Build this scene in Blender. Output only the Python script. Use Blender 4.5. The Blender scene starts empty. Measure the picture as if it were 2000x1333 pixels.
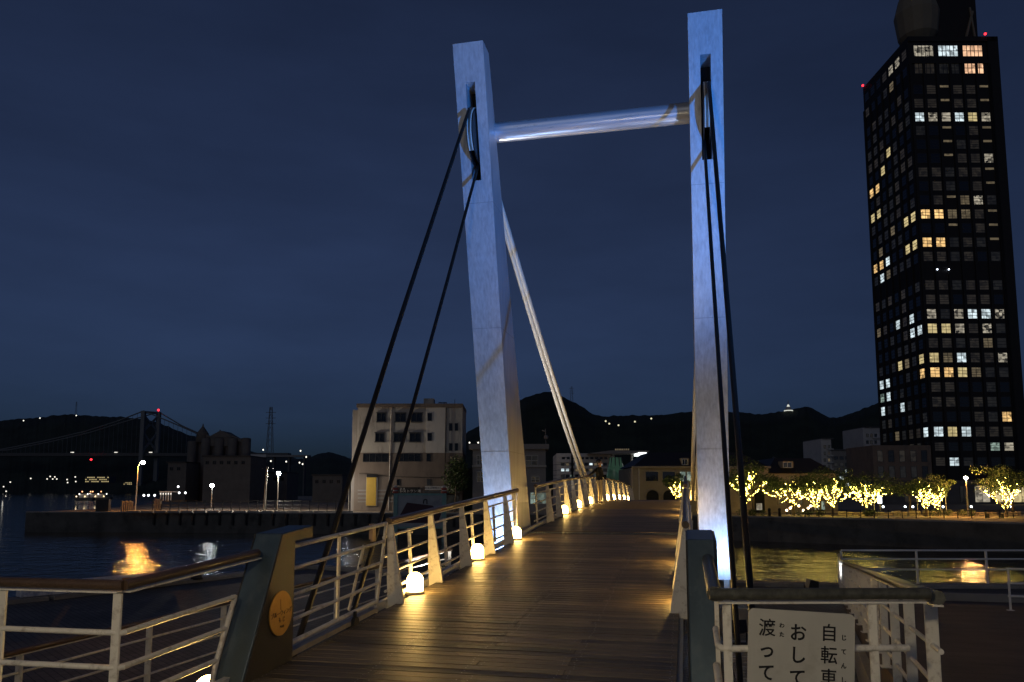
import bpy, bmesh, math, random
import numpy as np
from mathutils import Vector, Matrix
random.seed(7)
S = bpy.context.scene
COL = S.collection
R_ = math.radians

# ------------------------------------------------------------------ camera
F, YAW, PIT, CY, EZ = 1505., .221, .109, 792., 3.2      # focal (px of 2000), yaw, pitch, principal row, eye height over quay
cd = bpy.data.cameras.new('camera'); cam = bpy.data.objects.new('camera', cd); COL.objects.link(cam)
cd.sensor_fit = 'HORIZONTAL'; cd.sensor_width = 36; cd.lens = 36 * F / 2000
cd.shift_y = (CY - 666.5) / 2000
cd.clip_start = .05; cd.clip_end = 9000
cam.location = (0, 0, EZ); cam.rotation_euler = (math.pi / 2 + PIT, 0, YAW)
S.camera = cam

# ------------------------------------------------------------------ world, sun, exposure
W = bpy.data.worlds.new('World'); S.world = W; W.use_nodes = True
wn, wl = W.node_tree.nodes, W.node_tree.links
bg = wn['Background']
sky = wn.new('ShaderNodeTexSky'); sky.sky_type = 'NISHITA'; sky.sun_disc = False
sky.sun_elevation = R_(3); sky.sun_rotation = R_(150); sky.altitude = 0; sky.air_density = 1.0; sky.dust_density = .4; sky.ozone_density = 6
hsv = wn.new('ShaderNodeHueSaturation'); hsv.inputs['Saturation'].default_value = .45
tint = wn.new('ShaderNodeMix'); tint.data_type = 'RGBA'; tint.blend_type = 'MULTIPLY'; tint.inputs[0].default_value = 1
tint.inputs[7].default_value = (.52, .74, 1.24, 1)
tc = wn.new('ShaderNodeTexCoord'); mp = wn.new('ShaderNodeMapping'); mp.inputs['Scale'].default_value = (1.6, 1.6, 6.0)
nz = wn.new('ShaderNodeTexNoise'); nz.inputs['Scale'].default_value = 2.2; nz.inputs['Detail'].default_value = 5; nz.inputs['Roughness'].default_value = .55
cr = wn.new('ShaderNodeMapRange'); cr.inputs[1].default_value = .3; cr.inputs[2].default_value = .75; cr.inputs[3].default_value = .90; cr.inputs[4].default_value = 1.14
cl = wn.new('ShaderNodeMix'); cl.data_type = 'RGBA'; cl.blend_type = 'MULTIPLY'; cl.inputs[0].default_value = 1
wl.new(sky.outputs[0], hsv.inputs['Color']); wl.new(hsv.outputs[0], tint.inputs[6])
wl.new(tc.outputs['Generated'], mp.inputs[0]); wl.new(mp.outputs[0], nz.inputs['Vector']); wl.new(nz.outputs[0], cr.inputs[0])
wl.new(tint.outputs[2], cl.inputs[6]); wl.new(cr.outputs[0], cl.inputs[7]); wl.new(cl.outputs[2], bg.inputs[0])
bg.inputs[1].default_value = .05 * .64
sl = bpy.data.lights.new('fill_sun', 'SUN'); so = bpy.data.objects.new('fill_sun', sl); COL.objects.link(so)
sl.energy = .10; sl.angle = R_(35); sl.color = (1, .95, .86); so.rotation_euler = (R_(68), 0, R_(-18))  # wide soft fill from behind the viewer, added to lift dark facades
S.view_settings.view_transform = 'Standard'; S.view_settings.look = 'None'; S.view_settings.exposure = 0; S.view_settings.gamma = 1
S.cycles.use_denoising = True
S.cycles.max_bounces = 5; S.cycles.diffuse_bounces = 2; S.cycles.glossy_bounces = 3; S.cycles.transmission_bounces = 2
S.cycles.caustics_reflective = False; S.cycles.caustics_refractive = False
S.cycles.sample_clamp_indirect = 3.0

# ------------------------------------------------------------------ geometry helpers
CW, SW, CP, SP = math.cos(YAW), math.sin(YAW), math.cos(PIT), math.sin(PIT)
def ray(px, py):
    u = (px - 1000) / F; v = -(py - CY) / F
    d = CP - v * SP; z = v * CP + SP
    return Vector((u * CW - d * SW, u * SW + d * CW, z)), d
def at(px, py, depth):                       # world point at a horizontal depth from the viewer
    r, d = ray(px, py); return r * (depth / d) + Vector((0, 0, EZ))
def onx(px, py, X):
    r, d = ray(px, py); return r * (X / r.x) + Vector((0, 0, EZ))
def onz(px, py, Z):
    r, d = ray(px, py); return r * ((Z - EZ) / r.z) + Vector((0, 0, EZ))
def cxz(px, py, depth):
    p = at(px, py, depth); return p.x * CW + p.y * SW, p.z

class MB:
    def __init__(s): s.v = []; s.f = []; s.m = []; s.sm = []
    def add(s, vs, fs, mi=0, smooth=False):
        b = len(s.v); s.v += [tuple(x) for x in vs]
        for f in fs: s.f.append(tuple(b + i for i in f)); s.m.append(mi); s.sm.append(smooth)
        return s
    def box(s, c, d, mi=0):
        x, y, z = c; a, b, e = d[0] / 2, d[1] / 2, d[2] / 2
        return s.add([(x-a,y-b,z-e),(x+a,y-b,z-e),(x+a,y+b,z-e),(x-a,y+b,z-e),(x-a,y-b,z+e),(x+a,y-b,z+e),(x+a,y+b,z+e),(x-a,y+b,z+e)],
                     [(0,3,2,1),(4,5,6,7),(0,1,5,4),(1,2,6,5),(2,3,7,6),(3,0,4,7)], mi)
    def b2(s, lo, hi, mi=0):
        return s.box([(lo[i] + hi[i]) / 2 for i in range(3)], [hi[i] - lo[i] for i in range(3)], mi)
    def beam(s, p0, p1, w, h, up=(0, 0, 1), mi=0):
        p0, p1 = Vector(p0), Vector(p1); t = (p1 - p0).normalized(); up = Vector(up)
        if abs(t.dot(up)) > .98: up = Vector((0, 1, 0))
        a = t.cross(up).normalized() * w / 2; b = a.cross(t).normalized() * h / 2
        vs = [p + q for p in (p0, p1) for q in (-a - b, a - b, a + b, -a + b)]
        return s.add(vs, [(0,3,2,1),(4,5,6,7),(0,1,5,4),(1,2,6,5),(2,3,7,6),(3,0,4,7)], mi)
    def tube(s, pts, r, n=8, mi=0, smooth=True, cap=True):
        pts = [Vector(p) for p in pts]; rs = r if isinstance(r, (list, tuple)) else [r] * len(pts)
        t = (pts[1] - pts[0]).normalized(); up = Vector((0, 0, 1)) if abs(t.z) < .95 else Vector((0, 1, 0))
        a = t.cross(up).normalized(); vs = []; N = len(pts)
        for i, p in enumerate(pts):
            t = ((pts[min(i+1, N-1)] - pts[i]).normalized() + (pts[i] - pts[max(i-1, 0)]).normalized()).normalized()
            a = (a - t * a.dot(t)).normalized(); b = t.cross(a)
            for k in range(n):
                q = 2 * math.pi * k / n; vs.append(p + (a * math.cos(q) + b * math.sin(q)) * rs[i])
        fs = [(i*n+k, i*n+(k+1) % n, (i+1)*n+(k+1) % n, (i+1)*n+k) for i in range(N-1) for k in range(n)]
        s.add(vs, fs, mi, smooth)
        if cap: s.add([vs[k] for k in range(n)], [tuple(range(n))[::-1]], mi); s.add([vs[(N-1)*n+k] for k in range(n)], [tuple(range(n))], mi)
        return s
    def prism(s, poly, ext, mi=0):
        n = len(poly); e = Vector(ext); a = [Vector(p) for p in poly]
        return s.add(a + [p + e for p in a], [tuple(range(n))[::-1], tuple(range(n, 2*n))] + [(i, (i+1) % n, n+(i+1) % n, n+i) for i in range(n)], mi)
    def lathe(s, c, prof, n=16, mi=0, smooth=True):
        c = Vector(c); vs = []
        for r, z in prof:
            for k in range(n): q = 2 * math.pi * k / n; vs.append((c.x + r * math.cos(q), c.y + r * math.sin(q), c.z + z))
        m = len(prof); fs = [(i*n+k, i*n+(k+1) % n, (i+1)*n+(k+1) % n, (i+1)*n+k) for i in range(m-1) for k in range(n)]
        fs += [tuple(range(n))[::-1], tuple(range((m-1)*n, m*n))]
        return s.add(vs, fs, mi, smooth)
    def ball(s, c, r, nu=10, nv=6, mi=0, zs=1):
        return s.lathe(c, [(max(1e-4, r * math.sin(math.pi * j / nv)), -r * zs * math.cos(math.pi * j / nv)) for j in range(nv + 1)], nu, mi)
    def quad(s, a, b, c, d, mi=0): return s.add([a, b, c, d], [(0, 1, 2, 3)], mi)
    def mesh(s, name, mats, recalc=True):
        me = bpy.data.meshes.new(name); me.from_pydata(s.v, [], s.f)
        for m in (mats if isinstance(mats, (list, tuple)) else [mats]): me.materials.append(m)
        me.polygons.foreach_set('material_index', s.m); me.polygons.foreach_set('use_smooth', s.sm)
        if recalc:
            b = bmesh.new(); b.from_mesh(me); bmesh.ops.recalc_face_normals(b, faces=b.faces); b.to_mesh(me); b.free()
        me.update(); return me
    def build(s, name, mats, parent=None, recalc=True):
        o = bpy.data.objects.new(name, s.mesh(name, mats, recalc)); COL.objects.link(o)
        if parent is not None: o.parent = parent
        return o
def tag(o, label=None, cat=None, group=None, kind=None):
    if label: o['label'] = label
    if cat: o['category'] = cat
    if group: o['group'] = group
    if kind: o['kind'] = kind
    return o
def thing(name, label, cat, loc=(0, 0, 0), rz=0, group=None):
    o = bpy.data.objects.new(name, None); COL.objects.link(o); o.location = loc; o.rotation_euler = (0, 0, rz); o.empty_display_size = .2
    return tag(o, label, cat, group)
def inst(name, me, parent=None, loc=(0, 0, 0), rot=(0, 0, 0)):
    o = bpy.data.objects.new(name, me); COL.objects.link(o); o.location = loc; o.rotation_euler = rot
    if parent is not None: o.parent = parent
    return o
def bevel(o, w=.006, seg=2):
    m = o.modifiers.new('bevel', 'BEVEL'); m.width = w; m.segments = seg; m.limit_method = 'ANGLE'; m.angle_limit = R_(40)
    return o
ORD = ['first', 'second', 'third', 'fourth', 'fifth', 'sixth', 'seventh', 'eighth', 'ninth', 'tenth', 'eleventh', 'twelfth', 'thirteenth', 'fourteenth', 'fifteenth', 'sixteenth', 'seventeenth', 'eighteenth', 'nineteenth', 'twentieth'] + ['twenty-' + q for q in ('first', 'second', 'third', 'fourth', 'fifth', 'sixth', 'seventh', 'eighth', 'ninth')] + ['thirtieth']
def text(body, size, mat_, parent, loc, rot, name='lettering', ext=.0015, align='CENTER', sx=1, sy=1, shear=0, bold=0):
    c = bpy.data.curves.new(name, 'FONT'); c.body = body; c.size = size; c.extrude = ext; c.align_x = align; c.align_y = 'CENTER'; c.resolution_u = 3; c.shear = shear; c.offset = size * bold
    t = bpy.data.objects.new(name, c); COL.objects.link(t)
    bpy.context.view_layer.update()
    me = bpy.data.meshes.new_from_object(t.evaluated_get(bpy.context.evaluated_depsgraph_get()))
    bpy.data.objects.remove(t); me.materials.clear(); me.materials.append(mat_)
    o = inst(name, me, parent, loc, rot); o.scale = (sx, sy, 1)
    return o

# ------------------------------------------------------------------ materials
def mat(name, col, rough=.6, metal=0., var=.15, scale=4., stretch=(1, 1, 1), bump=0., bscale=None, dirt=None, dirt_amt=.5, dscale=1.5, coat=0., objrand=0., spec=.5):
    m = bpy.data.materials.new(name); m.use_nodes = True; n, l = m.node_tree.nodes, m.node_tree.links
    p = n['Principled BSDF']; p.inputs['Metallic'].default_value = metal; p.inputs['Coat Weight'].default_value = coat
    p.inputs['Specular IOR Level'].default_value = spec
    t = n.new('ShaderNodeTexCoord'); mp = n.new('ShaderNodeMapping'); mp.inputs['Scale'].default_value = stretch; l.new(t.outputs['Object'], mp.inputs[0])
    nz = n.new('ShaderNodeTexNoise'); nz.inputs['Scale'].default_value = scale; nz.inputs['Detail'].default_value = 6; nz.inputs['Roughness'].default_value = .6; l.new(mp.outputs[0], nz.inputs['Vector'])
    mr = n.new('ShaderNodeMapRange'); mr.inputs[1].default_value = .3; mr.inputs[2].default_value = .7; mr.inputs[3].default_value = 1 - var; mr.inputs[4].default_value = 1 + var; l.new(nz.outputs[0], mr.inputs[0])
    mx = n.new('ShaderNodeMix'); mx.data_type = 'RGBA'; mx.blend_type = 'MULTIPLY'; mx.inputs[0].default_value = 1; mx.inputs[6].default_value = (*col, 1); l.new(mr.outputs[0], mx.inputs[7])
    out = mx.outputs[2]
    if objrand:
        oi = n.new('ShaderNodeObjectInfo'); m2 = n.new('ShaderNodeMapRange'); m2.inputs[3].default_value = 1 - objrand; m2.inputs[4].default_value = 1 + objrand; l.new(oi.outputs['Random'], m2.inputs[0])
        x2 = n.new('ShaderNodeMix'); x2.data_type = 'RGBA'; x2.blend_type = 'MULTIPLY'; x2.inputs[0].default_value = 1; l.new(out, x2.inputs[6]); l.new(m2.outputs[0], x2.inputs[7]); out = x2.outputs[2]
    if dirt:
        n2 = n.new('ShaderNodeTexNoise'); n2.inputs['Scale'].default_value = dscale; n2.inputs['Detail'].default_value = 8; n2.inputs['Roughness'].default_value = .7; l.new(mp.outputs[0], n2.inputs['Vector'])
        r2 = n.new('ShaderNodeMapRange'); r2.inputs[1].default_value = .52; r2.inputs[2].default_value = .68; r2.inputs[3].default_value = 0; r2.inputs[4].default_value = dirt_amt; l.new(n2.outputs[0], r2.inputs[0])
        x3 = n.new('ShaderNodeMix'); x3.data_type = 'RGBA'; x3.inputs[7].default_value = (*dirt, 1); l.new(r2.outputs[0], x3.inputs[0]); l.new(out, x3.inputs[6]); out = x3.outputs[2]
    l.new(out, p.inputs['Base Color'])
    rr = n.new('ShaderNodeMapRange'); rr.inputs[3].default_value = max(.02, rough - .1); rr.inputs[4].default_value = min(1, rough + .1); l.new(nz.outputs[0], rr.inputs[0]); l.new(rr.outputs[0], p.inputs['Roughness'])
    if bump:
        b = n.new('ShaderNodeBump'); b.inputs['Strength'].default_value = bump; b.inputs['Distance'].default_value = .02
        nb = n.new('ShaderNodeTexNoise'); nb.inputs['Scale'].default_value = bscale or scale * 4; nb.inputs['Detail'].default_value = 4; l.new(mp.outputs[0], nb.inputs['Vector'])
        l.new(nb.outputs[0], b.inputs['Height']); l.new(b.outputs[0], p.inputs['Normal'])
    return m
def emit(name, col, strength, sampling=None):
    m = bpy.data.materials.new(name); m.use_nodes = True; n, l = m.node_tree.nodes, m.node_tree.links
    n.remove(n['Principled BSDF']); e = n.new('ShaderNodeEmission'); e.inputs[0].default_value = (*col, 1); e.inputs[1].default_value = strength
    l.new(e.outputs[0], n['Material Output'].inputs[0])
    if sampling: m.cycles.emission_sampling = sampling
    return m
def litpane(name, col, strength, contrast=.6, scale=1.1):       # a lit window: rooms with furniture, blinds and curtains behind the glass
    m = bpy.data.materials.new(name); m.use_nodes = True; n, l = m.node_tree.nodes, m.node_tree.links
    p = n['Principled BSDF']; p.inputs['Base Color'].default_value = (.02, .02, .025, 1); p.inputs['Roughness'].default_value = .15
    t = n.new('ShaderNodeTexCoord'); oi = n.new('ShaderNodeObjectInfo'); ad = n.new('ShaderNodeVectorMath'); ad.operation = 'ADD'
    cb = n.new('ShaderNodeCombineXYZ'); ml = n.new('ShaderNodeMath'); ml.operation = 'MULTIPLY'; ml.inputs[1].default_value = 60
    l.new(oi.outputs['Random'], ml.inputs[0]); l.new(ml.outputs[0], cb.inputs[0]); l.new(ml.outputs[0], cb.inputs[2]); l.new(t.outputs['Object'], ad.inputs[0]); l.new(cb.outputs[0], ad.inputs[1])
    v = n.new('ShaderNodeTexVoronoi'); v.inputs['Scale'].default_value = scale; v.distance = 'CHEBYCHEV'; l.new(ad.outputs[0], v.inputs['Vector'])
    sp = n.new('ShaderNodeSeparateColor'); l.new(v.outputs['Color'], sp.inputs[0])
    mr = n.new('ShaderNodeMapRange'); mr.inputs[3].default_value = 1 - contrast; mr.inputs[4].default_value = 1 + contrast * .4; l.new(sp.outputs[0], mr.inputs[0])
    m2 = n.new('ShaderNodeMath'); m2.operation = 'MULTIPLY'; m2.inputs[1].default_value = strength; l.new(mr.outputs[0], m2.inputs[0])
    p.inputs['Emission Color'].default_value = (*col, 1); l.new(m2.outputs[0], p.inputs['Emission Strength'])
    m.cycles.emission_sampling = 'NONE'
    return m

M = {}
M['cream'] = mat('cream_paint', (.74, .71, .63), .42, 0, .06, 6, bump=.08, dirt=(.16, .10, .06), dirt_amt=.55, dscale=9)
M['white'] = mat('white_paint', (.72, .72, .72), .4, 0, .05, 6, dirt=(.25, .2, .16), dirt_amt=.3, dscale=6)
M['wood_rail'] = mat('handrail_wood', (.085, .052, .032), .42, 0, .35, 9, (6, 1, 6), bump=.15, coat=.2)
M['green_rail'] = mat('handrail_weathered', (.075, .075, .06), .42, 0, .45, 5, (4, 1, 4), bump=.15, coat=.15)
M['blue_steel'] = mat('blue_steel', (.062, .095, .125), .42, .35, .25, 3, (1, 1, .5), dirt=(.16, .19, .21), dirt_amt=.35, dscale=5)
M['black_gran'] = mat('black_granite', (.022, .021, .02), .30, .0, .6, 160, bump=.5, bscale=220, dirt=(.20, .16, .10), dirt_amt=.55, dscale=140)
M['brass'] = mat('brass_plaque', (.50, .28, .07), .48, .55, .15, 6, dirt=(.25, .13, .03), dirt_amt=.4, dscale=5)
M['ink'] = mat('black_ink', (.012, .011, .01), .5, 0, .1)
M['pylon'] = mat('pylon_metal', (.60, .62, .66), .42, .40, .16, 5, (4, 4, .22), bump=.05, bscale=20, dirt=(.38, .39, .43), dirt_amt=.6, dscale=2.4)
M['dark'] = mat('dark_steel', (.02, .02, .022), .5, .4, .3, 8)
M['black'] = mat('dull_black', (.006, .006, .007), .8, 0, .2, 4)
M['cable'] = mat('cable_wire', (.03, .027, .025), .45, .6, .3, 30, (8, 8, 1), bump=.4, bscale=60)
M['cable_l'] = mat('cable_bright', (.74, .70, .62), .45, 0, .05, 4)
M['saddle'] = mat('saddle_bronze', (.30, .22, .16), .45, .6, .25, 8)
M['plank'] = mat('deck_plank', (.175, .132, .080), .46, 0, .45, 7, (.5, 9, 3), bump=.45, bscale=16, objrand=.5, dirt=(.06, .042, .028), dirt_amt=.65, dscale=4, spec=.42)
M['screw'] = mat('screw_steel', (.6, .58, .5), .3, .9, .1)
M['edge'] = mat('deck_edge_steel', (.36, .34, .31), .45, .3, .15, 5, dirt=(.12, .09, .06), dirt_amt=.4, dscale=4)
M['girder'] = mat('girder_paint', (.30, .33, .36), .5, .1, .15, 3)
M['concrete'] = mat('concrete', (.27, .26, .245), .85, 0, .2, 1.2, bump=.3, bscale=12, dirt=(.12, .115, .10), dirt_amt=.6, dscale=.7)
M['wallc'] = mat('quay_wall', (.10, .095, .085), .85, 0, .35, .5, bump=.4, bscale=5, dirt=(.03, .03, .028), dirt_amt=.8, dscale=.35)
M['taupe_ledge'] = mat('ledge_paint', (.10, .09, .08), .7, 0, .2, 4)
M['rubber'] = mat('rubber', (.02, .02, .02), .7, 0, .2)
M['foliage'] = mat('leaf', (.06, .095, .022), .55, 0, .5, 2.5)
M['bark'] = mat('bark', (.11, .085, .06), .9, 0, .3, 12, (1, 1, .3), bump=.5)
M['hill'] = mat('hill_forest', (.022, .032, .026), .95, 0, .5, .03, bump=.6, bscale=.2)
M['hilln'] = mat('near_hill_forest', (.018, .026, .016), .95, 0, .5, .05, bump=.6, bscale=.2)
def brickmat(name, c1, c2, mortar, scale, w=.5, h=.25, rough=.8, bump=.5, rot=0, msize=.02):
    m = bpy.data.materials.new(name); m.use_nodes = True; n, l = m.node_tree.nodes, m.node_tree.links; p = n['Principled BSDF']
    t = n.new('ShaderNodeTexCoord'); mp = n.new('ShaderNodeMapping'); mp.inputs['Rotation'].default_value = (0, 0, rot); l.new(t.outputs['Object'], mp.inputs[0])
    b = n.new('ShaderNodeTexBrick'); b.inputs['Color1'].default_value = (*c1, 1); b.inputs['Color2'].default_value = (*c2, 1); b.inputs['Mortar'].default_value = (*mortar, 1)
    b.inputs['Scale'].default_value = scale; b.inputs['Brick Width'].default_value = w; b.inputs['Row Height'].default_value = h; b.inputs['Mortar Size'].default_value = msize; l.new(mp.outputs[0], b.inputs['Vector'])
    nz = n.new('ShaderNodeTexNoise'); nz.inputs['Scale'].default_value = .8; nz.inputs['Detail'].default_value = 6; l.new(t.outputs['Object'], nz.inputs['Vector'])
    r = n.new('ShaderNodeMapRange'); r.inputs[1].default_value = .3; r.inputs[2].default_value = .7; r.inputs[3].default_value = .7; r.inputs[4].default_value = 1.25; l.new(nz.outputs[0], r.inputs[0])
    x = n.new('ShaderNodeMix'); x.data_type = 'RGBA'; x.blend_type = 'MULTIPLY'; x.inputs[0].default_value = 1; l.new(b.outputs[0], x.inputs[6]); l.new(r.outputs[0], x.inputs[7]); l.new(x.outputs[2], p.inputs['Base Color'])
    bp = n.new('ShaderNodeBump'); bp.inputs['Strength'].default_value = bump; bp.inputs['Distance'].default_value = .02; bp.invert = True; l.new(b.outputs['Fac'], bp.inputs['Height']); l.new(bp.outputs[0], p.inputs['Normal'])
    p.inputs['Roughness'].default_value = rough
    return m
M['paving'] = brickmat('quay_paving', (.13, .118, .105), (.085, .078, .07), (.02, .02, .02), 2.0, .5, .28, .7, .6, R_(35))
M['ramp'] = brickmat('ramp_tiles', (.115, .085, .07), (.085, .062, .05), (.05, .04, .035), 2.2, 1.4, .22, .75, .4, 0, .012)
M['promenade'] = mat('promenade', (.26, .21, .15), .85, 0, .25, .4, bump=.2, bscale=4)

# ------------------------------------------------------------------ water
m = bpy.data.materials.new('water'); m.use_nodes = True; n, l = m.node_tree.nodes, m.node_tree.links; p = n['Principled BSDF']
p.inputs['Base Color'].default_value = (.004, .006, .010, 1); p.inputs['Roughness'].default_value = .02; p.inputs['IOR'].default_value = 1.333
t = n.new('ShaderNodeTexCoord')
def wnoise(sc, strx, rot):
    mp = n.new('ShaderNodeMapping'); mp.inputs['Scale'].default_value = strx; mp.inputs['Rotation'].default_value = (0, 0, rot); l.new(t.outputs['Object'], mp.inputs[0])
    z = n.new('ShaderNodeTexNoise'); z.inputs['Scale'].default_value = sc; z.inputs['Detail'].default_value = 4; z.inputs['Roughness'].default_value = .55; z.inputs['Distortion'].default_value = .4; l.new(mp.outputs[0], z.inputs['Vector']); return z
a1 = wnoise(.55, (.75, 1, 1), .1); a2 = wnoise(1.0, (1.9, .75, 1), .15)
mm = n.new('ShaderNodeMath'); mm.operation = 'MULTIPLY_ADD'; l.new(a2.outputs[0], mm.inputs[0]); mm.inputs[1].default_value = .40; l.new(a1.outputs[0], mm.inputs[2])
a3 = wnoise(4.6, (.8, 1, 1), YAW + .5); m3 = n.new('ShaderNodeMath'); m3.operation = 'MULTIPLY_ADD'; l.new(a3.outputs[0], m3.inputs[0]); m3.inputs[1].default_value = .05; l.new(mm.outputs[0], m3.inputs[2])
bp = n.new('ShaderNodeBump'); bp.inputs['Strength'].default_value = 1.0; bp.inputs['Distance'].default_value = .19; l.new(m3.outputs[0], bp.inputs['Height']); l.new(bp.outputs[0], p.inputs['Normal'])
M['water'] = m
WZ = -2.7
o = MB().quad((-4000, -200, WZ), (4000, -200, WZ), (4000, 5000, WZ), (-4000, 5000, WZ)).build('water', M['water'], recalc=False); tag(o, kind='structure')

# ------------------------------------------------------------------ near quay and landing (setting)
def slab(name, poly, ztop, zbot, mats):
    b = MB(); n = len(poly)
    b.add([(x, y, ztop) for x, y in poly], [tuple(range(n))], 0)
    for i in range(n):
        (x0, y0), (x1, y1) = poly[i], poly[(i+1) % n]
        b.add([(x0, y0, zbot), (x1, y1, zbot), (x1, y1, ztop), (x0, y0, ztop)], [(0, 1, 2, 3)], 1)
    o = b.build(name, mats); tag(o, kind='structure'); return o
qpoly = [(-40, -14), (14, -14), (42, 34.0), (11, 29.2), (4.9, 27.9), (-8.2, 27.6), (-15.5, 30), (-18.6, 19.6), (-27, 4)]
slab('near_quay', qpoly, 0, -4.5, [M['paving'], M['wallc']])
# quay edge coping
cp = MB()
for (a, b) in [((42, 34.0), (11, 29.2)), ((11, 29.2), (4.9, 27.9)), ((4.9, 27.9), (-8.2, 27.6)), ((-8.2, 27.6), (-15.5, 30)), ((-15.5, 30), (-18.6, 19.6)), ((-18.6, 19.6), (-27, 4))]:
    A, B = Vector((*a, .062)), Vector((*b, .062)); d = (B - A).normalized(); nrm = Vector((-d.y, d.x, 0))
    cp.beam(A + nrm * .3 + d * .01, B + nrm * .3 - d * .01, .6, .12)
o = cp.build('quay_coping', M['concrete']); tag(o, kind='structure')

PY = np.array([-6, 4, 9.78, 13.1, 16.5, 21.8, 25, 28.2, 31.5, 35, 38.3, 41.6, 48.7, 60, 75, 90, 102]); PZ = np.array([.96, 1.43, 1.71, 1.88, 2.05, 2.31, 2.45, 2.555, 2.63, 2.68, 2.675, 2.655, 2.56, 2.2, 1.45, .6, .05])
_yy = np.linspace(-6, 102, 1081); _zz = np.interp(_yy, PY, PZ); _k = np.hanning(31); _k /= _k.sum(); _zz = np.convolve(np.pad(_zz, 15, mode='reflect', reflect_type='odd'), _k, 'valid')
def zd(y): return float(np.interp(y, _yy, _zz))
def slope(y): return math.atan((zd(y + .1) - zd(y - .1)) / .2)
XL, XR = -3.86, -.02           # deck edges
XC = (XL + XR) / 2

landing = MB().b2((-16, -6, .3), (XL - .05, 4.85, 1.40)).b2((XR + .05, -6, .3), (2.2, 5.3, 1.42)).b2((XL - .05, -6, .3), (XR + .05, 4.60, 1.34))
o = landing.build('approach_landing', M['concrete']); tag(o, kind='structure')
# ledge carrying the landing lamp and rail beside the left pillar
o = MB().b2((-4.55, 4.86, 1.00), (-3.87, 7.6, 1.215)).build('landing_ledge', M['taupe_ledge']); tag(o, kind='structure')
o = MB().b2((.0, 5.31, 1.20), (.45, 7.6, 1.425)).build('landing_ledge', M['edge']); tag(o, kind='structure')

# ramp on the right, with tiled surface
rp = MB(); RX = lambda y: 1.58 + (y - 5.5) * .1480
rz = lambda y: max(.0, 1.45 * (25 - y) / 19.5)
rp.prism([(RX(5.4), 5.4, 1.452), (14, 5.4, 1.452), (14, 25, .006), (RX(25), 25, .006)], (0, 0, -.35))
o = rp.build('ramp', M['ramp']); tag(o, kind='structure')
o = MB().prism([(RX(5.4) - .02, 5.4, 1.1), (RX(25) - .02, 25, -.2), (RX(25) - .02, 25, -.6), (RX(5.4) - .02, 5.4, -.1)], (-.12, 0, 0)).build('ramp_side_wall', M['concrete']); tag(o, kind='structure')
o = MB().b2((6.2, 24.9, 0), (30, 25.15, .22)).build('ramp_kerb', M['concrete']); tag(o, kind='structure')
# slatted floor grating beside the right pylon
gr = MB()
for i in range(38):
    y = 9.0 + i * .22; gr.beam((.75, y, .03), (.75 + min(2.2, RX(y) - 1.15), y + .35, .03), .07, .05)
o = gr.build('floor_grating', M['edge']); tag(o, kind='structure')

# ------------------------------------------------------------------ bridge deck (setting) with its planks
deck = MB()
ys = [4.62] + [5 + .75 * i for i in range(int(96 / .75) + 1)]
for i in range(len(ys) - 1):
    y0, y1 = ys[i], ys[i+1]; z0, z1 = zd(y0) - .05, zd(y1) - .05
    for (xa, xb, t_, bt) in ((XL + .05, XR - .05, 0, .5),):
        deck.add([(xa, y0, z0), (xb, y0, z0), (xb, y1, z1), (xa, y1, z1), (xa + .5, y0, z0 - .5), (xb - .5, y0, z0 - .5), (xb - .5, y1, z1 - .5), (xa + .5, y1, z1 - .5)],
                 [(0, 1, 2, 3), (4, 7, 6, 5), (0, 4, 5, 1), (0, 3, 7, 4), (1, 5, 6, 2)], 0)
dk = deck.build('bridge_deck', M['girder']); tag(dk, kind='structure')
PITCH, PW = .146, .136
def plank_mesh(seed, L):
    rnd = random.Random(seed); b = MB(); hx = L / 2; hy = PW / 2; h = .042; e = .006
    zt = h + rnd.uniform(-.0015, .0015)
    vs = [(-hx, -hy, 0), (hx, -hy, 0), (hx, hy, 0), (-hx, hy, 0), (-hx, -hy, zt - e), (hx, -hy, zt - e), (hx, hy, zt - e), (-hx, hy, zt - e), (-hx, -hy + e, zt), (hx, -hy + e, zt), (hx, hy - e, zt), (-hx, hy - e, zt)]
    b.add(vs, [(0, 1, 5, 4), (2, 3, 7, 6), (1, 2, 6, 5), (3, 0, 4, 7), (4, 5, 9, 8), (6, 7, 11, 10), (8, 9, 10, 11), (5, 6, 10, 9), (7, 4, 8, 11)], 0)
    n = max(2, int(round(L / .9)) + 1)
    for i in range(n):
        x = -hx + .05 + (L - .1) * i / (n - 1)
        for y in (-.035, .035):
            r = .007; xx = x + rnd.uniform(-.012, .012); yy = y + rnd.uniform(-.006, .006)
            b.add([(xx + r * math.cos(k * math.pi / 3), yy + r * math.sin(k * math.pi / 3), zt + .002) for k in range(6)], [(0, 1, 2, 3, 4, 5)], 1)
    return b.mesh('plank', [M['plank'], M['screw']], False)
LT = XR - XL - .20; CUTS = [.27, .5, .73]
PM = {f: [plank_mesh(int(f * 100) + i, LT * f - .006) for i in range(4)] for f in CUTS}
y = 4.70; cnt = 0; row = 0; rest = MB(); JY = 18.75
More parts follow.
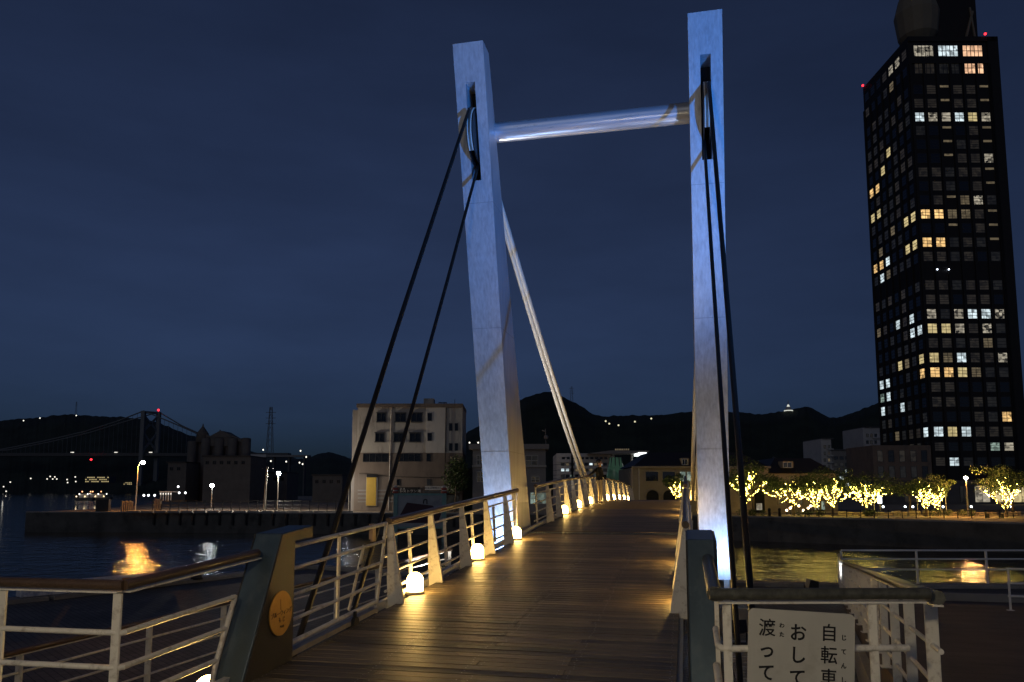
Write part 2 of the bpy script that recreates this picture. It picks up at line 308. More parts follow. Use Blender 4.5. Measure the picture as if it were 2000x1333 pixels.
while y < 97:
    a = slope(y); row += 1
    if abs(y - JY) > .30:
        f = CUTS[(row * 2 + (1 if random.random() < .3 else 0)) % 3]
        if cnt < 299:
            for f_, x0 in ((f, XL + .10), (1 - f, XL + .10 + LT * f)):
                f_ = min(CUTS, key=lambda q: abs(q - f_))
                inst('plank', random.choice(PM[f_]), dk, (x0 + LT * f_ / 2 + random.uniform(-.001, .001), y, zd(y) - .042 + random.uniform(-.0015, .0015)), (a + random.uniform(-.008, .008), 0, random.uniform(-.001, .001))); cnt += 1
        else:
            rest.box((XL + .10 + LT * f / 2, y, zd(y) - .024), (LT * f - .006, PW, .042)); rest.box((XR - .10 - LT * (1 - f) / 2, y, zd(y) - .024), (LT * (1 - f) - .006, PW, .042))
    y += PITCH
o = rest.build('plank', M['plank'], dk); tag(o, kind='stuff')
# hinge joint: steel comb plate across the deck
jp = MB().box((XC, JY, zd(JY) - .02), (XR - XL - .2, .50, .03)); jpo = jp.build('joint_plate', M['dark'], dk); jpo.rotation_euler = (0, 0, 0)
cb = MB()
for i in range(62): cb.box((XL + .15 + i * .0585, JY, zd(JY) + .002), (.028, .34, .014))
cb.build('joint_comb', M['blue_steel'], dk)
# long edge kerbs both sides
for (x0, sgn) in ((XL, 1), (XR, -1)):
    kb = MB(); yk = [4.7 + .6 * i for i in range(int(92 / .6))]
    for i in range(len(yk) - 1): kb.beam((x0 - sgn * .05, yk[i], zd(yk[i]) + .005), (x0 - sgn * .05, yk[i+1], zd(yk[i+1]) + .005), .06, .10)
    kb.build('deck_kerb', M['cream'], dk)

# ------------------------------------------------------------------ railings on the bridge
def baluster_mesh(sgn):
    # steel fin standing across the rail: wide foot on the deck side, slim head
    b = MB(); T = .05
    prof = [(-.12, -.06), (.10, -.06), (.085, .10), (-.075, 1.02), (-.15, 1.02), (-.135, .40), (-.145, .385)]
    b.prism([(sgn * x, -T / 2, z) for x, z in prof], (0, T, 0))
    b.box((sgn * (-.01), 0, -.055), (.26, .12, .012))
    return b.mesh('baluster', M['cream'])
def midbar_mesh(sgn):
    b = MB(); b.beam((sgn * -.15, 0, .10), (sgn * -.20, 0, .88), .05, .012, (0, 1, 0)); b.box((sgn * -.18, .04, .82), (.02, .10, .02)); b.box((sgn * -.145, .04, .16), (.02, .10, .02))
    return b.mesh('mid_bar', M['cream'])
BM = {s: baluster_mesh(s) for s in (1, -1)}; MBM = {s: midbar_mesh(s) for s in (1, -1)}
def railing(name, label, xb, sgn, yb, y0, y1, first_end=False, last_end=False):
    root = thing(name, label, 'railing', (xb, yb[0], zd(yb[0])), 0, 'bridge railings')
    o0 = Vector((xb, yb[0], zd(yb[0])))
    for yy in yb:
        bevel(inst('baluster', BM[sgn], root, Vector((xb, yy, zd(yy))) - o0), .006, 1)
    for yy in [q + .96 for q in yb[:-1]]:
        inst('mid_bar', MBM[sgn], root, Vector((xb, yy, zd(yy))) - o0)
    n = max(3, int((y1 - y0) / .8)); yl = [y0 + (y1 - y0) * i / n for i in range(n + 1)]
    hr = MB().tube([Vector((xb - sgn * .112, q, zd(q) + 1.075)) - o0 for q in yl], .046, 12); hr.build('handrail', M['wood_rail'], root)
    hp = MB(); pts = [Vector((xb - sgn * .112, q, zd(q) + 1.024)) - o0 for q in yl]
    for i in range(len(pts) - 1): hp.beam(pts[i], pts[i+1], .06, .012)
    hp.build('rail_plate', M['cream'], root)
    for h in (.16, .38, .61, .86):
        MB().tube([Vector((xb - sgn * (.135 + .055 * h), q, zd(q) + h)) - o0 for q in yl], .019, 8).build('rail_tube', M['cream'], root)
    for flag, ye, dirn in ((first_end, y0, 1), (last_end, y1, -1)):
        if flag:
            MB().tube([Vector((xb - sgn * .112, ye, zd(ye) + 1.03)) - o0, Vector((xb - sgn * .11, ye + dirn * .03, zd(ye) + .9)) - o0, Vector((xb - sgn * .09, ye + dirn * .16, zd(ye) + .10)) - o0], .026, 8).build('end_post', M['cream'], root)
    return root
SPC = 1.675
near_b = [9.78 + SPC * i for i in range(5)]; far_b = [21.75 + SPC * i for i in range(22)]
XBL, XBR = XL + .11, XR - .11
railing('bridge_railing', 'cream railing with wooden handrail between swing gate and left pylon', XBL, 1, near_b, 9.72, 17.75, False, True)
railing('bridge_railing', 'long arched cream railing left side beyond the pylon, where the man stands', XBL, 1, far_b, 20.0, far_b[-1] + .4, True, False)
railing('bridge_railing', 'short cream railing right side of deck before the right pylon, seen end on', XBR, -1, near_b, 9.62, 17.75, False, True)
railing('bridge_railing', 'cream railing right side of deck beyond the right pylon', XBR, -1, far_b, 20.0, far_b[-1] + .4, True, False)

# ------------------------------------------------------------------ globe deck lamps
M['globe'] = emit('lamp_globe', (1.0, .61, .17), 56)
def globe_mesh():
    r = .115; prof = [(r * .97, 0), (r, .02), (r, .15)]
    for i in range(1, 7): q = i * math.pi / 12; prof.append((max(r * math.cos(q), .002), .15 + r * .95 * math.sin(q)))
    return MB().lathe((0, 0, .035), prof, 16).mesh('globe', M['globe'])
GM = globe_mesh(); GB = MB().lathe((0, 0, 0), [(.135, -.02), (.135, .022), (.118, .035), (.06, .037)], 16).mesh('lamp_base', M['edge'])
def globe_lamp(x, y, z, label):
    r = thing('globe_lamp', label, 'lamp', (x, y, z), 0, 'warm globe lamps along the deck'); inst('globe', GM, r); inst('lamp_base', GB, r)
ordn = ['first', 'second', 'third', 'fourth', 'fifth', 'sixth', 'seventh', 'eighth', 'ninth', 'tenth', 'eleventh', 'twelfth', 'thirteenth', 'fourteenth']
lampY = [10.50, 13.85, 17.15, 24.25, 27.5, 30.9, 34.2, 37.6, 40.9, 44.3, 47.6, 51.0]
for i, yy in enumerate(lampY):
    where = 'before the pylon' if i < 3 else 'beyond the pylon'; k = i if i < 3 else i - 3
    globe_lamp(XL + .10, yy, zd(yy) + .0, f'{ordn[k]} glowing globe lamp at the foot of the left railing {where}')
    globe_lamp(XR - .03, yy, zd(yy) + .0, f'{ordn[k]} glowing globe lamp at the foot of the right railing {where}')
globe_lamp(-4.31, 6.50, 1.215, 'glowing globe lamp at the bottom edge beside the blue pillar with the round plaque')

# ------------------------------------------------------------------ blue end pillars, plaque
def pillar(label, xin, sgn):
    # xin: deck-side face; sgn = -1 body extends to -X
    root = thing('gate_pillar', label, 'pillar', (xin, 6.6, 1.45), 0, 'blue pillars where the bridge begins')
    pr = [(6.10 - 6.6, 0), (7.00 - 6.6, 0), (6.99 - 6.6, 1.26), (7.36 - 6.6, 1.28), (7.36 - 6.6, 1.385), (6.74 - 6.6, 1.335)]
    wB = .27 if sgn < 0 else .225
    bd = MB().prism([(sgn * .012, y, z) for y, z in pr], (sgn * wB, 0, 0)).build('body', M['blue_steel'], root); bevel(bd, .01, 2)
    ins = [(y * .97 + .005, .012 + z * .985) for y, z in pr]
    MB().prism([(0, y, z) for y, z in ins], (sgn * .02, 0, 0)).build('side_panel', M['black_gran'], root)
    MB().prism([(sgn * (wB + .013), y, z) for y, z in ins], (sgn * .015, 0, 0)).build('side_panel', M['black_gran'], root)
    return root
PL = pillar('slanted blue steel pillar with black side and round brass plaque, left of deck', -3.74, -1)
PRr = pillar('slanted blue steel pillar at the right edge of the deck beside the sign', -.015, 1)
pq = MB().tube([(0, 0, 0), (.010, 0, 0)], .205, 40, smooth=False).build('plaque', M['brass'], PL); pq.location = (.004, .13, .60)
rot = (math.pi / 2, 0, math.pi / 2)
text('ブルーウィング', .055, M['ink'], pq, (.013, 0, .0), (rot[0], R_(-4), rot[2]), ext=.001, shear=.15)
text('も じ', .055, M['ink'], pq, (.013, .01, -.062), rot, ext=.001)
text('門司港', .026, M['ink'], pq, (.013, .015, -.125), rot, ext=.001)
MB().beam((.012, -.012, .03), (.012, -.022, .13), .002, .004).build('mark', M['ink'], pq)

# ------------------------------------------------------------------ swing gate between left pillar and railing
def gate():
    y0, y1 = 7.04, 9.56; x = -3.83
    root = thing('swing_gate', 'cream tubular swing gate with small wheel beside the black pillar', 'gate', (x, y0, zd(y0)))
    g = lambda y, h, dx=0: (dx, y - y0, zd(y) + h - zd(y0))
    fr = MB().tube([g(y0, 1.06), g(y0, .12), ], .022, 8).tube([g(y0, .12), g(y1 - .28, .12)], .028, 8).tube([g(y0, 1.06), g(y1, 1.06)], .026, 8)
    fr.beam(g(y1, 1.06), g(y1 - .30, -.02), .06, .022, (1, 0, 0)); fr.build('frame', M['cream'], root)
    for h in (.34, .58, .84): MB().tube([g(y0, h), g(y1 - .28 + .26 * h, h)], .020, 8).build('rail_tube', M['cream'], root)
    MB().beam(g(y0 + 1.12, .12), g(y0 + 1.12, 1.04), .055, .02, (1, 0, 0)).build('upright', M['cream'], root)
    MB().beam(g(y0 + 1.55, .14, -.06), g(y0 + 1.95, .84, -.06), .05, .016, (1, 0, 0)).build('brace', M['cream'], root)
    MB().beam(g(y0, .03), g(y1 - .35, .03), .09, .05).build('bottom_plate', M['edge'], root)
    w = MB().tube([(.04, 1.46, -.045 + zd(8.5) - zd(y0) + .065), (.085, 1.46, -.045 + zd(8.5) - zd(y0) + .065)], .07, 16).build('wheel', M['rubber'], root)
    MB().beam((.06, 1.46, .04 + zd(8.5) - zd(y0)), (.06, 1.46, .15 + zd(8.5) - zd(y0)), .03, .04).build('wheel_fork', M['dark'], root)
    MB().box((-.03, 2.14, .98 + zd(9.2) - zd(y0)), (.05, .10, .22)).build('latch', M['saddle'], root)
    ch = MB(); 
    for i in range(14):
        q = i / 13; p = Vector((-.04, 2.08 - .26 * q + .08 * math.sin(q * 6), .90 - .28 * q + zd(9.1) - zd(y0) - .10 * math.sin(q * 3.14)))
        ch.tube([p, p + Vector((.006, -.018, -.016))], .009, 5)
    ch.build('chain', M['dark'], root)
gate()

# ------------------------------------------------------------------ approach railings
def tube_rail(name, label, path, base, handmat, posts, heights, group=None, hr=.042, post_w=.07, post_t=.02, tr=.02, top=1.06, cat='railing', tmat='cream', cap=True):
    """path: plan points of the rail; base(pt)->ground z; posts: list of (segment, fraction)"""
    p0 = Vector((*path[0], base(path[0]))); root = thing(name, label, cat, p0, 0, group)
    P = lambda q, h: Vector((q[0], q[1], base(q) + h)) - p0
    if handmat: MB().tube([P(q, top) for q in path], hr, 12).build('handrail', handmat, root)
    if handmat and cap:
        pl = MB()
        for i in range(len(path) - 1): pl.beam(P(path[i], top - hr - .006), P(path[i+1], top - hr - .006), .06, .012)
        pl.build('rail_plate', M[tmat], root)
    for h in heights: MB().tube([P(q, h) for q in path], tr, 8).build('rail_tube', M[tmat], root)
    for (i, t) in posts:
        a, b = path[i], path[i+1]; q = (a[0] + (b[0] - a[0]) * t, a[1] + (b[1] - a[1]) * t); d = Vector((b[0] - a[0], b[1] - a[1], 0)).normalized()
        pb = MB().beam(P(q, 0), P(q, top - hr - .012), post_w, post_t, d); pb.box(P(q, .008), (post_w * 1.6, post_w * 1.6, .016)); bevel(pb.build('post', M[tmat], root), .004, 1)
    return root
# left approach railing: handrail and loops that end at the pillar
def left_approach():
    root = thing('approach_railing', 'near cream railing with brown handrail in the lower left corner', 'railing', (-4.0, 4.95, 1.45), 0, 'railings of the approach')
    O = Vector((-4.0, 4.95, 1.45))
    c = Vector((0, 0, 1.06)); l_ = Vector((-6.5, -.18, 1.06)); p_ = Vector((.10, 1.62, 1.165))
    MB().tube([l_, c], .038, 14).build('handrail', M['wood_rail'], root); MB().tube([c, p_], .038, 14).build('handrail', M['wood_rail'], root)
    pl = MB().beam(l_ - Vector((0, 0, .05)), c - Vector((.03, 0, .05)), .07, .012).beam(c - Vector((0, -.03, .05)), p_ - Vector((0, -.02, .05)), .07, .012); pl.build('rail_plate', M['cream'], root)
    for h in (.235, .475, .72):
        MB().tube([Vector((-6.5, -.18, h)), Vector((-.06, 0, h)), Vector((-.01, .012, h)), Vector((.0, .06, h + .003))], .021, 10).build('rail_tube', M['cream'], root)
    # loops towards the pillar
    ends = {.235: 1.10, .475: 1.22, .72: 1.34}
    for h, e in ends.items(): MB().tube([Vector((0, .03, h)), Vector((.0, .1, h + .005)), Vector((.06, e, h + e * .062))], .021, 10).build('rail_tube', M['cream'], root)
    MB().tube([Vector((.0, .10, .02)), Vector((.05, .98, .075)), Vector((.055, 1.04, .10)), Vector((.06, 1.10, .235 + .068)), Vector((.06, 1.22, .475 + .075)), Vector((.06, 1.335, .72 + .065)), Vector((.06, 1.34, .72 + .083)), Vector((.06, 1.30, .72 + .083))], .023, 10).build('loop_tube', M['cream'], root)
    for x in (-.045, -1.02, -2.0, -3.0, -4.0):
        b = MB().beam(Vector((x, x * .0277 + .0, -.05)), Vector((x, x * .0277 + .0, 1.0)), .07, .024, (0, 1, 0)); bevel(b.build('post', M['cream'], root), .004, 1)
left_approach()
# second railing behind at quay level, running alongside the bridge
tube_rail('quay_railing', 'brown topped cream railing down on the paved quay, left of the bridge', [(-8.9, 3.0), (-8.62, 12.5), (-8.3, 27.0)], lambda q: 0., M['wood_rail'],
          [(0, .10), (0, .36), (0, .62), (0, .88), (1, .06), (1, .22), (1, .38), (1, .55), (1, .72), (1, .88), (1, .985)], (.20, .48, .78), 'railings of the quay', post_w=.11, post_t=.03)
# right approach railing with the sign
def right_approach():
    root = thing('approach_railing', 'near cream railing with dark handrail that carries the notice board', 'railing', (.16, 5.20, 1.475), 0, 'railings of the approach')
    a = Vector((0, 1.45, 1.15)); c = Vector((0, 0, 1.06)); e = Vector((1.345, .32, 1.06))
    MB().tube([a, c], .048, 14).build('handrail', M['green_rail'], root); MB().tube([c - (e - c).normalized() * .035, e], .037, 14).build('handrail', M['green_rail'], root)
    MB().beam(c + Vector((.02, 0, -.052)), e + Vector((-.03, 0, -.052)), .07, .012).build('rail_plate', M['cream'], root)
    d = (e - c).normalized()
    for h, xs in ((.72, 1.20), (.47, 1.52), (.22, 1.22)):
        pts = [Vector((.02, .55, h + .03)), Vector((.02, .10, h)), Vector((.04, .02, h)), Vector((.10, .02, h))] + [Vector((q, .36 * q / 1.5, h)) for q in (.5, xs)]
        MB().tube(pts, .022 if h != .47 else .026, 10).build('rail_tube', M['cream'], root)
    for q in (.075, .985):
        b = MB().beam(Vector((q, .36 * q / 1.5, -.03)), Vector((q, .36 * q / 1.5, 1.0)), .024, .055, (1, 0, 0)); bevel(b.build('post', M['cream'], root), .004, 1)
    MB().beam(Vector((.035, .55, -.02)), Vector((.035, .75, 1.06)), .05, .03, (1, 0, 0)).build('post', M['cream'], root)
right_approach()
# notice board
sgn = thing('notice_board', 'white notice board with black Japanese lettering on the near right railing', 'sign', (.350, 5.215, 2.035), R_(12.0)); sgn.scale = (.93, 1, .97)
# local x to the right, board faces the viewer (-y)
bw, bh = .72, .86; rr = .035; pts = []
for (sx_, sz_) in ((1, 1), (-1, 1), (-1, -1), (1, -1)):
    for k in range(5):
        q = {(1, 1): 0, (-1, 1): 90, (-1, -1): 180, (1, -1): 270}[(sx_, sz_)] + 22.5 * k
        pts.append((bw / 2 + sx_ * (bw / 2 - rr) + rr * math.cos(R_(q)), 0, sz_ * (bh / 2 - rr) + rr * math.sin(R_(q))))
bd = MB().prism(pts, (0, .012, 0)).build('board', mat('sign_white', (.50, .49, .44), .5, 0, .06, 3, dirt=(.3, .28, .22), dirt_amt=.35, dscale=4), sgn)
bd.rotation_euler = (0, R_(3.2), 0)
def col_text(s, x, z0, size, step, bd=bd):
    for i, chh in enumerate(s): text(chh, size, M['ink'], bd, (x, -.0025, z0 - i * step), (math.pi / 2, 0, 0), bold=.007 if chh in '渡転車自' else .016)
zt = bh / 2
col_text('自転車', .545, zt - .135, .118, .142)
col_text('おして', .335, zt - .145, .118, .142)
col_text('渡ってく', .125, zt - .125, .118, .142)
col_text('じてんしゃ', .645, zt - .155, .04, .089)
col_text('わた', .225, zt - .10, .036, .058)

# ramp railing running away on the right, then along the water
RB = [(1.57, 5.56), (3.05, 15.3), (4.45, 25.0), (4.85, 27.5)]
rbp = lambda q: rz(q[1]) if q[1] < 25 else 0.0
rampR = tube_rail('ramp_railing', 'cream railing with dark handrail running down beside the ramp towards the water', RB, rbp, M['green_rail'],
          [(0, .04), (0, .185), (0, .33), (0, .475), (0, .62), (0, .765), (0, .91), (1, .06), (1, .2), (1, .35), (1, .5), (1, .65), (1, .8), (1, .95), (2, .5), (2, .97)], (.22, .46, .72), 'railings of the quay', post_w=.085, post_t=.025, tr=.018, hr=.045)
tube_rail('water_railing', 'white tubular railing along the water edge on the right', [(4.95, 27.62), (11.0, 28.95), (24, 31.1)], lambda q: .12, None,
          [(0, .0), (0, .40), (0, .77), (1, .0), (1, .18), (1, .37), (1, .56), (1, .75), (1, .94)], (1.08, .80, .46), 'railings of the quay', post_w=.06, post_t=.06, tr=.032, top=1.09, tmat='white', hr=.02)
tube_rail('quay_railing', 'short white railing at the right edge of the picture', [(7.6, 21.4), (9.6, 20.6), (12, 19.6)], lambda q: max(0, rz(q[1]) - .0), None,
          [(0, .02), (0, .5), (1, 0), (1, .5)], (.35, .66, 1.0), 'railings of the quay', post_w=.09, post_t=.05, tr=.03, top=1.02, tmat='white', hr=.02)

# ------------------------------------------------------------------ bridge tower
YF = lambda z: 18.0 - .2911 * (z - 3.2)
YB = lambda z: 19.93 - .4377 * (z - 3.2)
ZT, ZB = 12.86, 1.15
tw = thing('bridge_tower', 'tall floodlit pale metal bridge tower of two leaning pylons joined by a tube', 'tower', (-1.9, 18.5, 0))
O = Vector((-1.9, 18.5, 0))
def pylon(x0):
    w = .68; b = MB()
    P = lambda s, t, z: Vector((x0 + s * w, YF(z) + (YB(z) - YF(z)) * t, z)) - O
    ss = [0, .34, .65, 1]; zs = [ZB, 10.07, 12.07, ZT]; T = .8
    for i in range(3):
        for j in range(3):
            if (i, j) != (1, 1): b.quad(P(ss[i], 0, zs[j]), P(ss[i+1], 0, zs[j]), P(ss[i+1], 0, zs[j+1]), P(ss[i], 0, zs[j+1]))
    a, c, z0, z1 = ss[1], ss[2], zs[1], zs[2]
    b.quad(P(a, 0, z0), P(a, 0, z1), P(a, T, z1), P(a, T, z0)); b.quad(P(c, 0, z0), P(c, T, z0), P(c, T, z1), P(c, 0, z1))
    b.quad(P(a, 0, z1), P(c, 0, z1), P(c, T, z1), P(a, T, z1)); b.quad(P(a, 0, z0), P(a, T, z0), P(c, T, z0), P(c, 0, z0)); b.quad(P(a, T, z0), P(c, T, z0), P(c, T, z1), P(a, T, z1), 1)  # slot end wall is black: shade of the recess put into its colour
    for s in (0, 1):
        for j in range(3): b.quad(P(s, 0, zs[j]), P(s, 0, zs[j+1]), P(s, 1, zs[j+1]), P(s, 1, zs[j]))
    b.quad(P(0, 1, ZB), P(0, 1, ZT), P(1, 1, ZT), P(1, 1, ZB)); b.quad(P(0, 0, ZT), P(1, 0, ZT), P(1, 1, ZT), P(0, 1, ZT)); b.quad(P(0, 0, ZB), P(0, 1, ZB), P(1, 1, ZB), P(1, 0, ZB))
    py = b.build('pylon', [M['pylon'], M['black']], tw)
    # panel seams
    sm = MB()
    for z in (4.1, 6.9, 9.6): sm.beam(P(0, -.003, z), P(1, -.003, z), .004, .006); sm.beam(P(1.002, 0, z), P(1.002, 1, z), .004, .006); sm.beam(P(-.002, 0, z), P(-.002, 1, z), .004, .006)
    sm.build('panel_seam', mat('seam', (.30, .31, .34), .6, .3), py)
    # rear hood
    b = MB(); b.prism([P(.3, 1.0, 11.3), P(.3, 1.0, 10.0), P(.3, 1.22, 10.3), P(.3, 1.38, 10.75)], (w * .42, 0, 0)); b.build('rear_hood', M['pylon'], py)
    xc = x0 + w * .495
    # cable saddle in the slot: side cheeks and curved strands
    yc, zc = YF(11.05) + .24, 11.05
    sd = MB()
    for dx in (-.062, .062):
        sd.tube([Vector((xc + dx - .012, yc, zc)) - O, Vector((xc + dx + .012, yc, zc)) - O], .60, 40, smooth=False)
    sd.build('saddle_cheek', M['dark'], py)
    for dx, mt in ((-.036, 'cable_l'), (0, 'saddle'), (.036, 'cable_l')):
        MB().tube([Vector((xc + dx, yc - .62 * math.cos(q), zc + .62 * math.sin(q))) - O for q in [R_(-50 + 9 * k) for k in range(14)]], .017, 8).build('strand', M[mt], py)
    # pivot shoe and pedestal below
    yb0, yb1 = YF(ZB), YB(ZB); cx_ = x0 + w / 2
    pe = MB(); 
    for dx in (-.26, .26): pe.b2(Vector((cx_ + dx - .06, yb0 + .15, .55)) - O, Vector((cx_ + dx + .06, yb1 - .2, ZB + .02)) - O)
    pe.tube([Vector((cx_ - .38, (yb0 + yb1) / 2, .85)) - O, Vector((cx_ + .38, (yb0 + yb1) / 2, .85)) - O], .16, 18); pe.build('pivot_shoe', M['white'], py)
    MB().b2(Vector((x0 - .35, yb0 - .3, 0)) - O, Vector((x0 + w + .35, yb1 + .4, .56)) - O).build('pedestal', M['concrete'], py)
    return py
pylL = pylon(-4.74); pylR = pylon(.26)
yt = 16.45; ztb = 11.36
MB().tube([Vector((-4.10, yt, ztb)) - O, Vector((.30, yt, ztb)) - O], .225, 48).build('cross_tube', mat('tube_metal', (.62, .64, .68), .30, .55, .10, 6, (.3, 4, 4), bump=.03, bscale=20), tw)

# ------------------------------------------------------------------ stay cables
def cable(label, pts, r, mt='cable', n=8):
    p0 = Vector(pts[-1]); o = MB().tube([Vector(p) - p0 for p in pts], r, n).build('stay_cable', M[mt]); o.location = p0
    tag(o, label, 'cable', 'stay cables of the tower')
for (xx, side) in ((-4.40, 'left'), (.60, 'right')):
    x2 = xx - (.05 if side == 'right' else -.02); xx0 = xx; xx = xx + (.05 if side == 'right' else -.02)
    cable(f'upper dark back stay cable coming down towards the viewer from the {side} pylon', [(xx + .0, 15.40, 11.43), (xx, 14.03, 9.52), (xx, 11.28, 5.67), (xx, 9.35, 2.85), (xx, 7.45, .1)], .038)
    cable(f'lower dark back stay cable coming down towards the viewer from the {side} pylon', [(x2, 16.1, 10.52), (x2, 15.85, 10.16), (x2, 13.80, 7.15), (x2, 11.85, 4.35), (x2, 8.75, .1)], .034)
    xx = xx0
    for dx, wd in ((-.085, 'outer'), (.085, 'inner')):
        s_ = 1 if side == 'left' else -1; dd = dx * s_
        x1 = xx + s_ * .30
        pts = [(xx + dd * min(1, .4 + q_) + s_ * .30 * q_, 16.9 + 17.7 * q_, 10.85 - .53 * 17.7 * q_ + .0041 * (17.7 * q_) ** 2) for q_ in [k_ / 14 for k_ in range(15)]]
        cable(f'{wd} pale fore stay cable from the {side} pylon down to the crest of the deck', pts, .066, 'cable_l')
for (xx, side) in ((-4.40, 'left'), (.60, 'right')):
    o = MB().b2((-.45, -.9, 0), (.45, 1.0, .22)).prism([(-.1, -.8, .22), (-.1, .9, .22), (-.1, .7, .5), (-.1, -.5, .45)], (.2, 0, 0)).build('cable_anchor', M['concrete']); o.location = (xx, 8.1, 0)
    tag(o, f'concrete anchor block of the {side} back stay cables on the quay', 'anchor block', 'cable anchors')

# ------------------------------------------------------------------ floodlights
M['flood_face'] = emit('flood_face', (.75, .85, 1.0), 3)
def floodlight(label, loc, target, power, col, size, blend=.5, rad=.12):
    root = thing('floodlight', label, 'floodlight', loc, 0, 'floodlights of the tower')
    d = (Vector(target) - Vector(loc)).normalized(); q = d.to_track_quat('-Z', 'Y')
    hd = MB().box((0, 0, .0), (.34, .26, .16)).box((0, .125, -.12), (.34, .014, .10)).box((0, -.125, -.12), (.34, .014, .10)).box((.163, 0, -.12), (.014, .236, .10)).box((-.163, 0, -.12), (.014, .236, .10)).build('housing', M['dark'], root); hd.rotation_mode = 'QUATERNION'; hd.rotation_quaternion = q
    fc = MB().quad((-.15, -.11, -.082), (-.15, .11, -.082), (.15, .11, -.082), (.15, -.11, -.082)).build('lens', M['flood_face'], hd, False)
    br = MB().beam((-.19, 0, -.28), (-.19, 0, .03), .03, .02).beam((.19, 0, -.28), (.19, 0, .03), .03, .02).box((0, 0, -.28), (.42, .2, .04)).build('bracket', M['dark'], root)
    L = bpy.data.lights.new('flood_light', 'SPOT'); L.energy = power; L.color = col; L.spot_size = R_(size); L.spot_blend = blend; L.shadow_soft_size = rad
    lo = bpy.data.objects.new('flood_light', L); COL.objects.link(lo); lo.parent = root; lo.location = d * .19; lo.rotation_mode = 'QUATERNION'; lo.rotation_quaternion = q
    return root
bf = floodlight('big blue floodlight on the landing right of the bridge aimed at the tower', (8.2, .3, 1.75), (8.2 - 19 * math.sin(R_(37.5)), .3 + 19 * math.cos(R_(37.5)), 1.75 + 19 * math.tan(R_(29.5))), 14500, (.045, .29, 1.0), 47, 1.0, .10)
_d = (Vector((8.2 - 19 * math.sin(R_(31)), .3 + 19 * math.cos(R_(31)), 0)) - Vector((8.2, .3, 0))).normalized()
MB().beam(_d * .62 + Vector((_d.y, -_d.x, 0)) * .5 + Vector((0, 0, -.185)), _d * .62 - Vector((_d.y, -_d.x, 0)) * .5 + Vector((0, 0, -.185)), .02, .44).build('added_shield', M['dark'], bf)  # added plate that keeps the blue beam off the deck and right railing
floodlight('small white uplight on the quay at the foot of the right pylon', (.95, 16.9, .34), (.62, 17.7, 3.2), 260, (.36, .58, 1.0), 130, .8, .08)
floodlight('small white uplight on the quay at the foot of the left pylon', (-4.75, 16.75, .34), (-4.42, 17.6, 3.2), 520, (.36, .58, 1.0), 130, .8, .08)
floodlight('white spotlight on the quay right of the deck aimed at the cross tube', (2.3, 14.3, .40), (-1.9, 16.45, 11.36), 750, (1.0, .95, .95), 28, .6, .08)
floodlight('white uplight by the quay railing lighting the left fore stays', (-7.2, 24.0, .40), (-7.9, 24.3, 2.2), 1700, (1.0, .95, .90), 150, .5, .08)
floodlight('white uplight at the end of the ramp railing right of the bridge', (3.5, 24.3, .40), (3.95, 24.4, 2.0), 320, (.95, .96, 1.0), 150, .5, .08)

# ================================================================== far side
RV = Vector((CW, SW, 0)); FV = Vector((-SW, CW, 0))
PANE = {
 'k': mat('pane_dark', (.012, .013, .016), .12, 0, .1, 2), 'd': litpane('pane_faint', (.8, .75, .62), .012), 'D': litpane('pane_dim', (.85, .70, .50), .021, .6),
 'B': litpane('pane_half', (1.0, .78, .45), .12, .5), 'O': litpane('pane_orange', (1.0, .62, .24), 1.0, .75), 'Y': litpane('pane_yellow', (1.0, .80, .38), .62, .5),
 'W': litpane('pane_white', (.80, .95, 1.0), .85, .7), 'H': litpane('pane_partial', (.95, .85, .65), .36, 1.0, 1.6), 'G': litpane('pane_green', (.75, 1.0, .85), .30, .9),
 'P': litpane('pane_peach', (1.0, .58, .34), 1.1, .6)}
class Far:
    def __init__(s, name, label, cat, px, d, group=None, z=0):
        s.d = d; s.cx = cxz(px, 957, d)[0]; s.z0 = z
        s.root = thing(name, label, cat, RV * s.cx + FV * d + Vector((0, 0, z)), YAW, group)
    def x(s, px, py=950): return cxz(px, py, s.d)[0] - s.cx
    def z(s, py, px=1000): return cxz(px, py, s.d)[1] - s.z0
    def box(s, name, mt, x0, x1, yt, yb, thick, y0=0, parent=None, ground=False):
        zb = (0 if ground else s.z(yb, x0)); ym = (yt + (1000 if ground else yb)) / 2
        return MB().b2((s.x(x0, ym), y0, zb), (s.x(x1, ym), y0 + thick, s.z(yt, x0))).build(name, mt, parent or s.root)
    def window(s, x0, x1, y0, y1, kind='k', fm=None, nx=2, ny=1, parent=None, proud=.06, sill=False, yoff=0, bar=.07):
        a, b = s.x(x0, y0), s.x(x1, y0); c, e = s.z(y1, x0), s.z(y0, x0)
        return window_at(parent or s.root, a, b, c, e, -yoff, kind, fm or M['frame'], nx, ny, proud, sill, bar)
_wc = {}
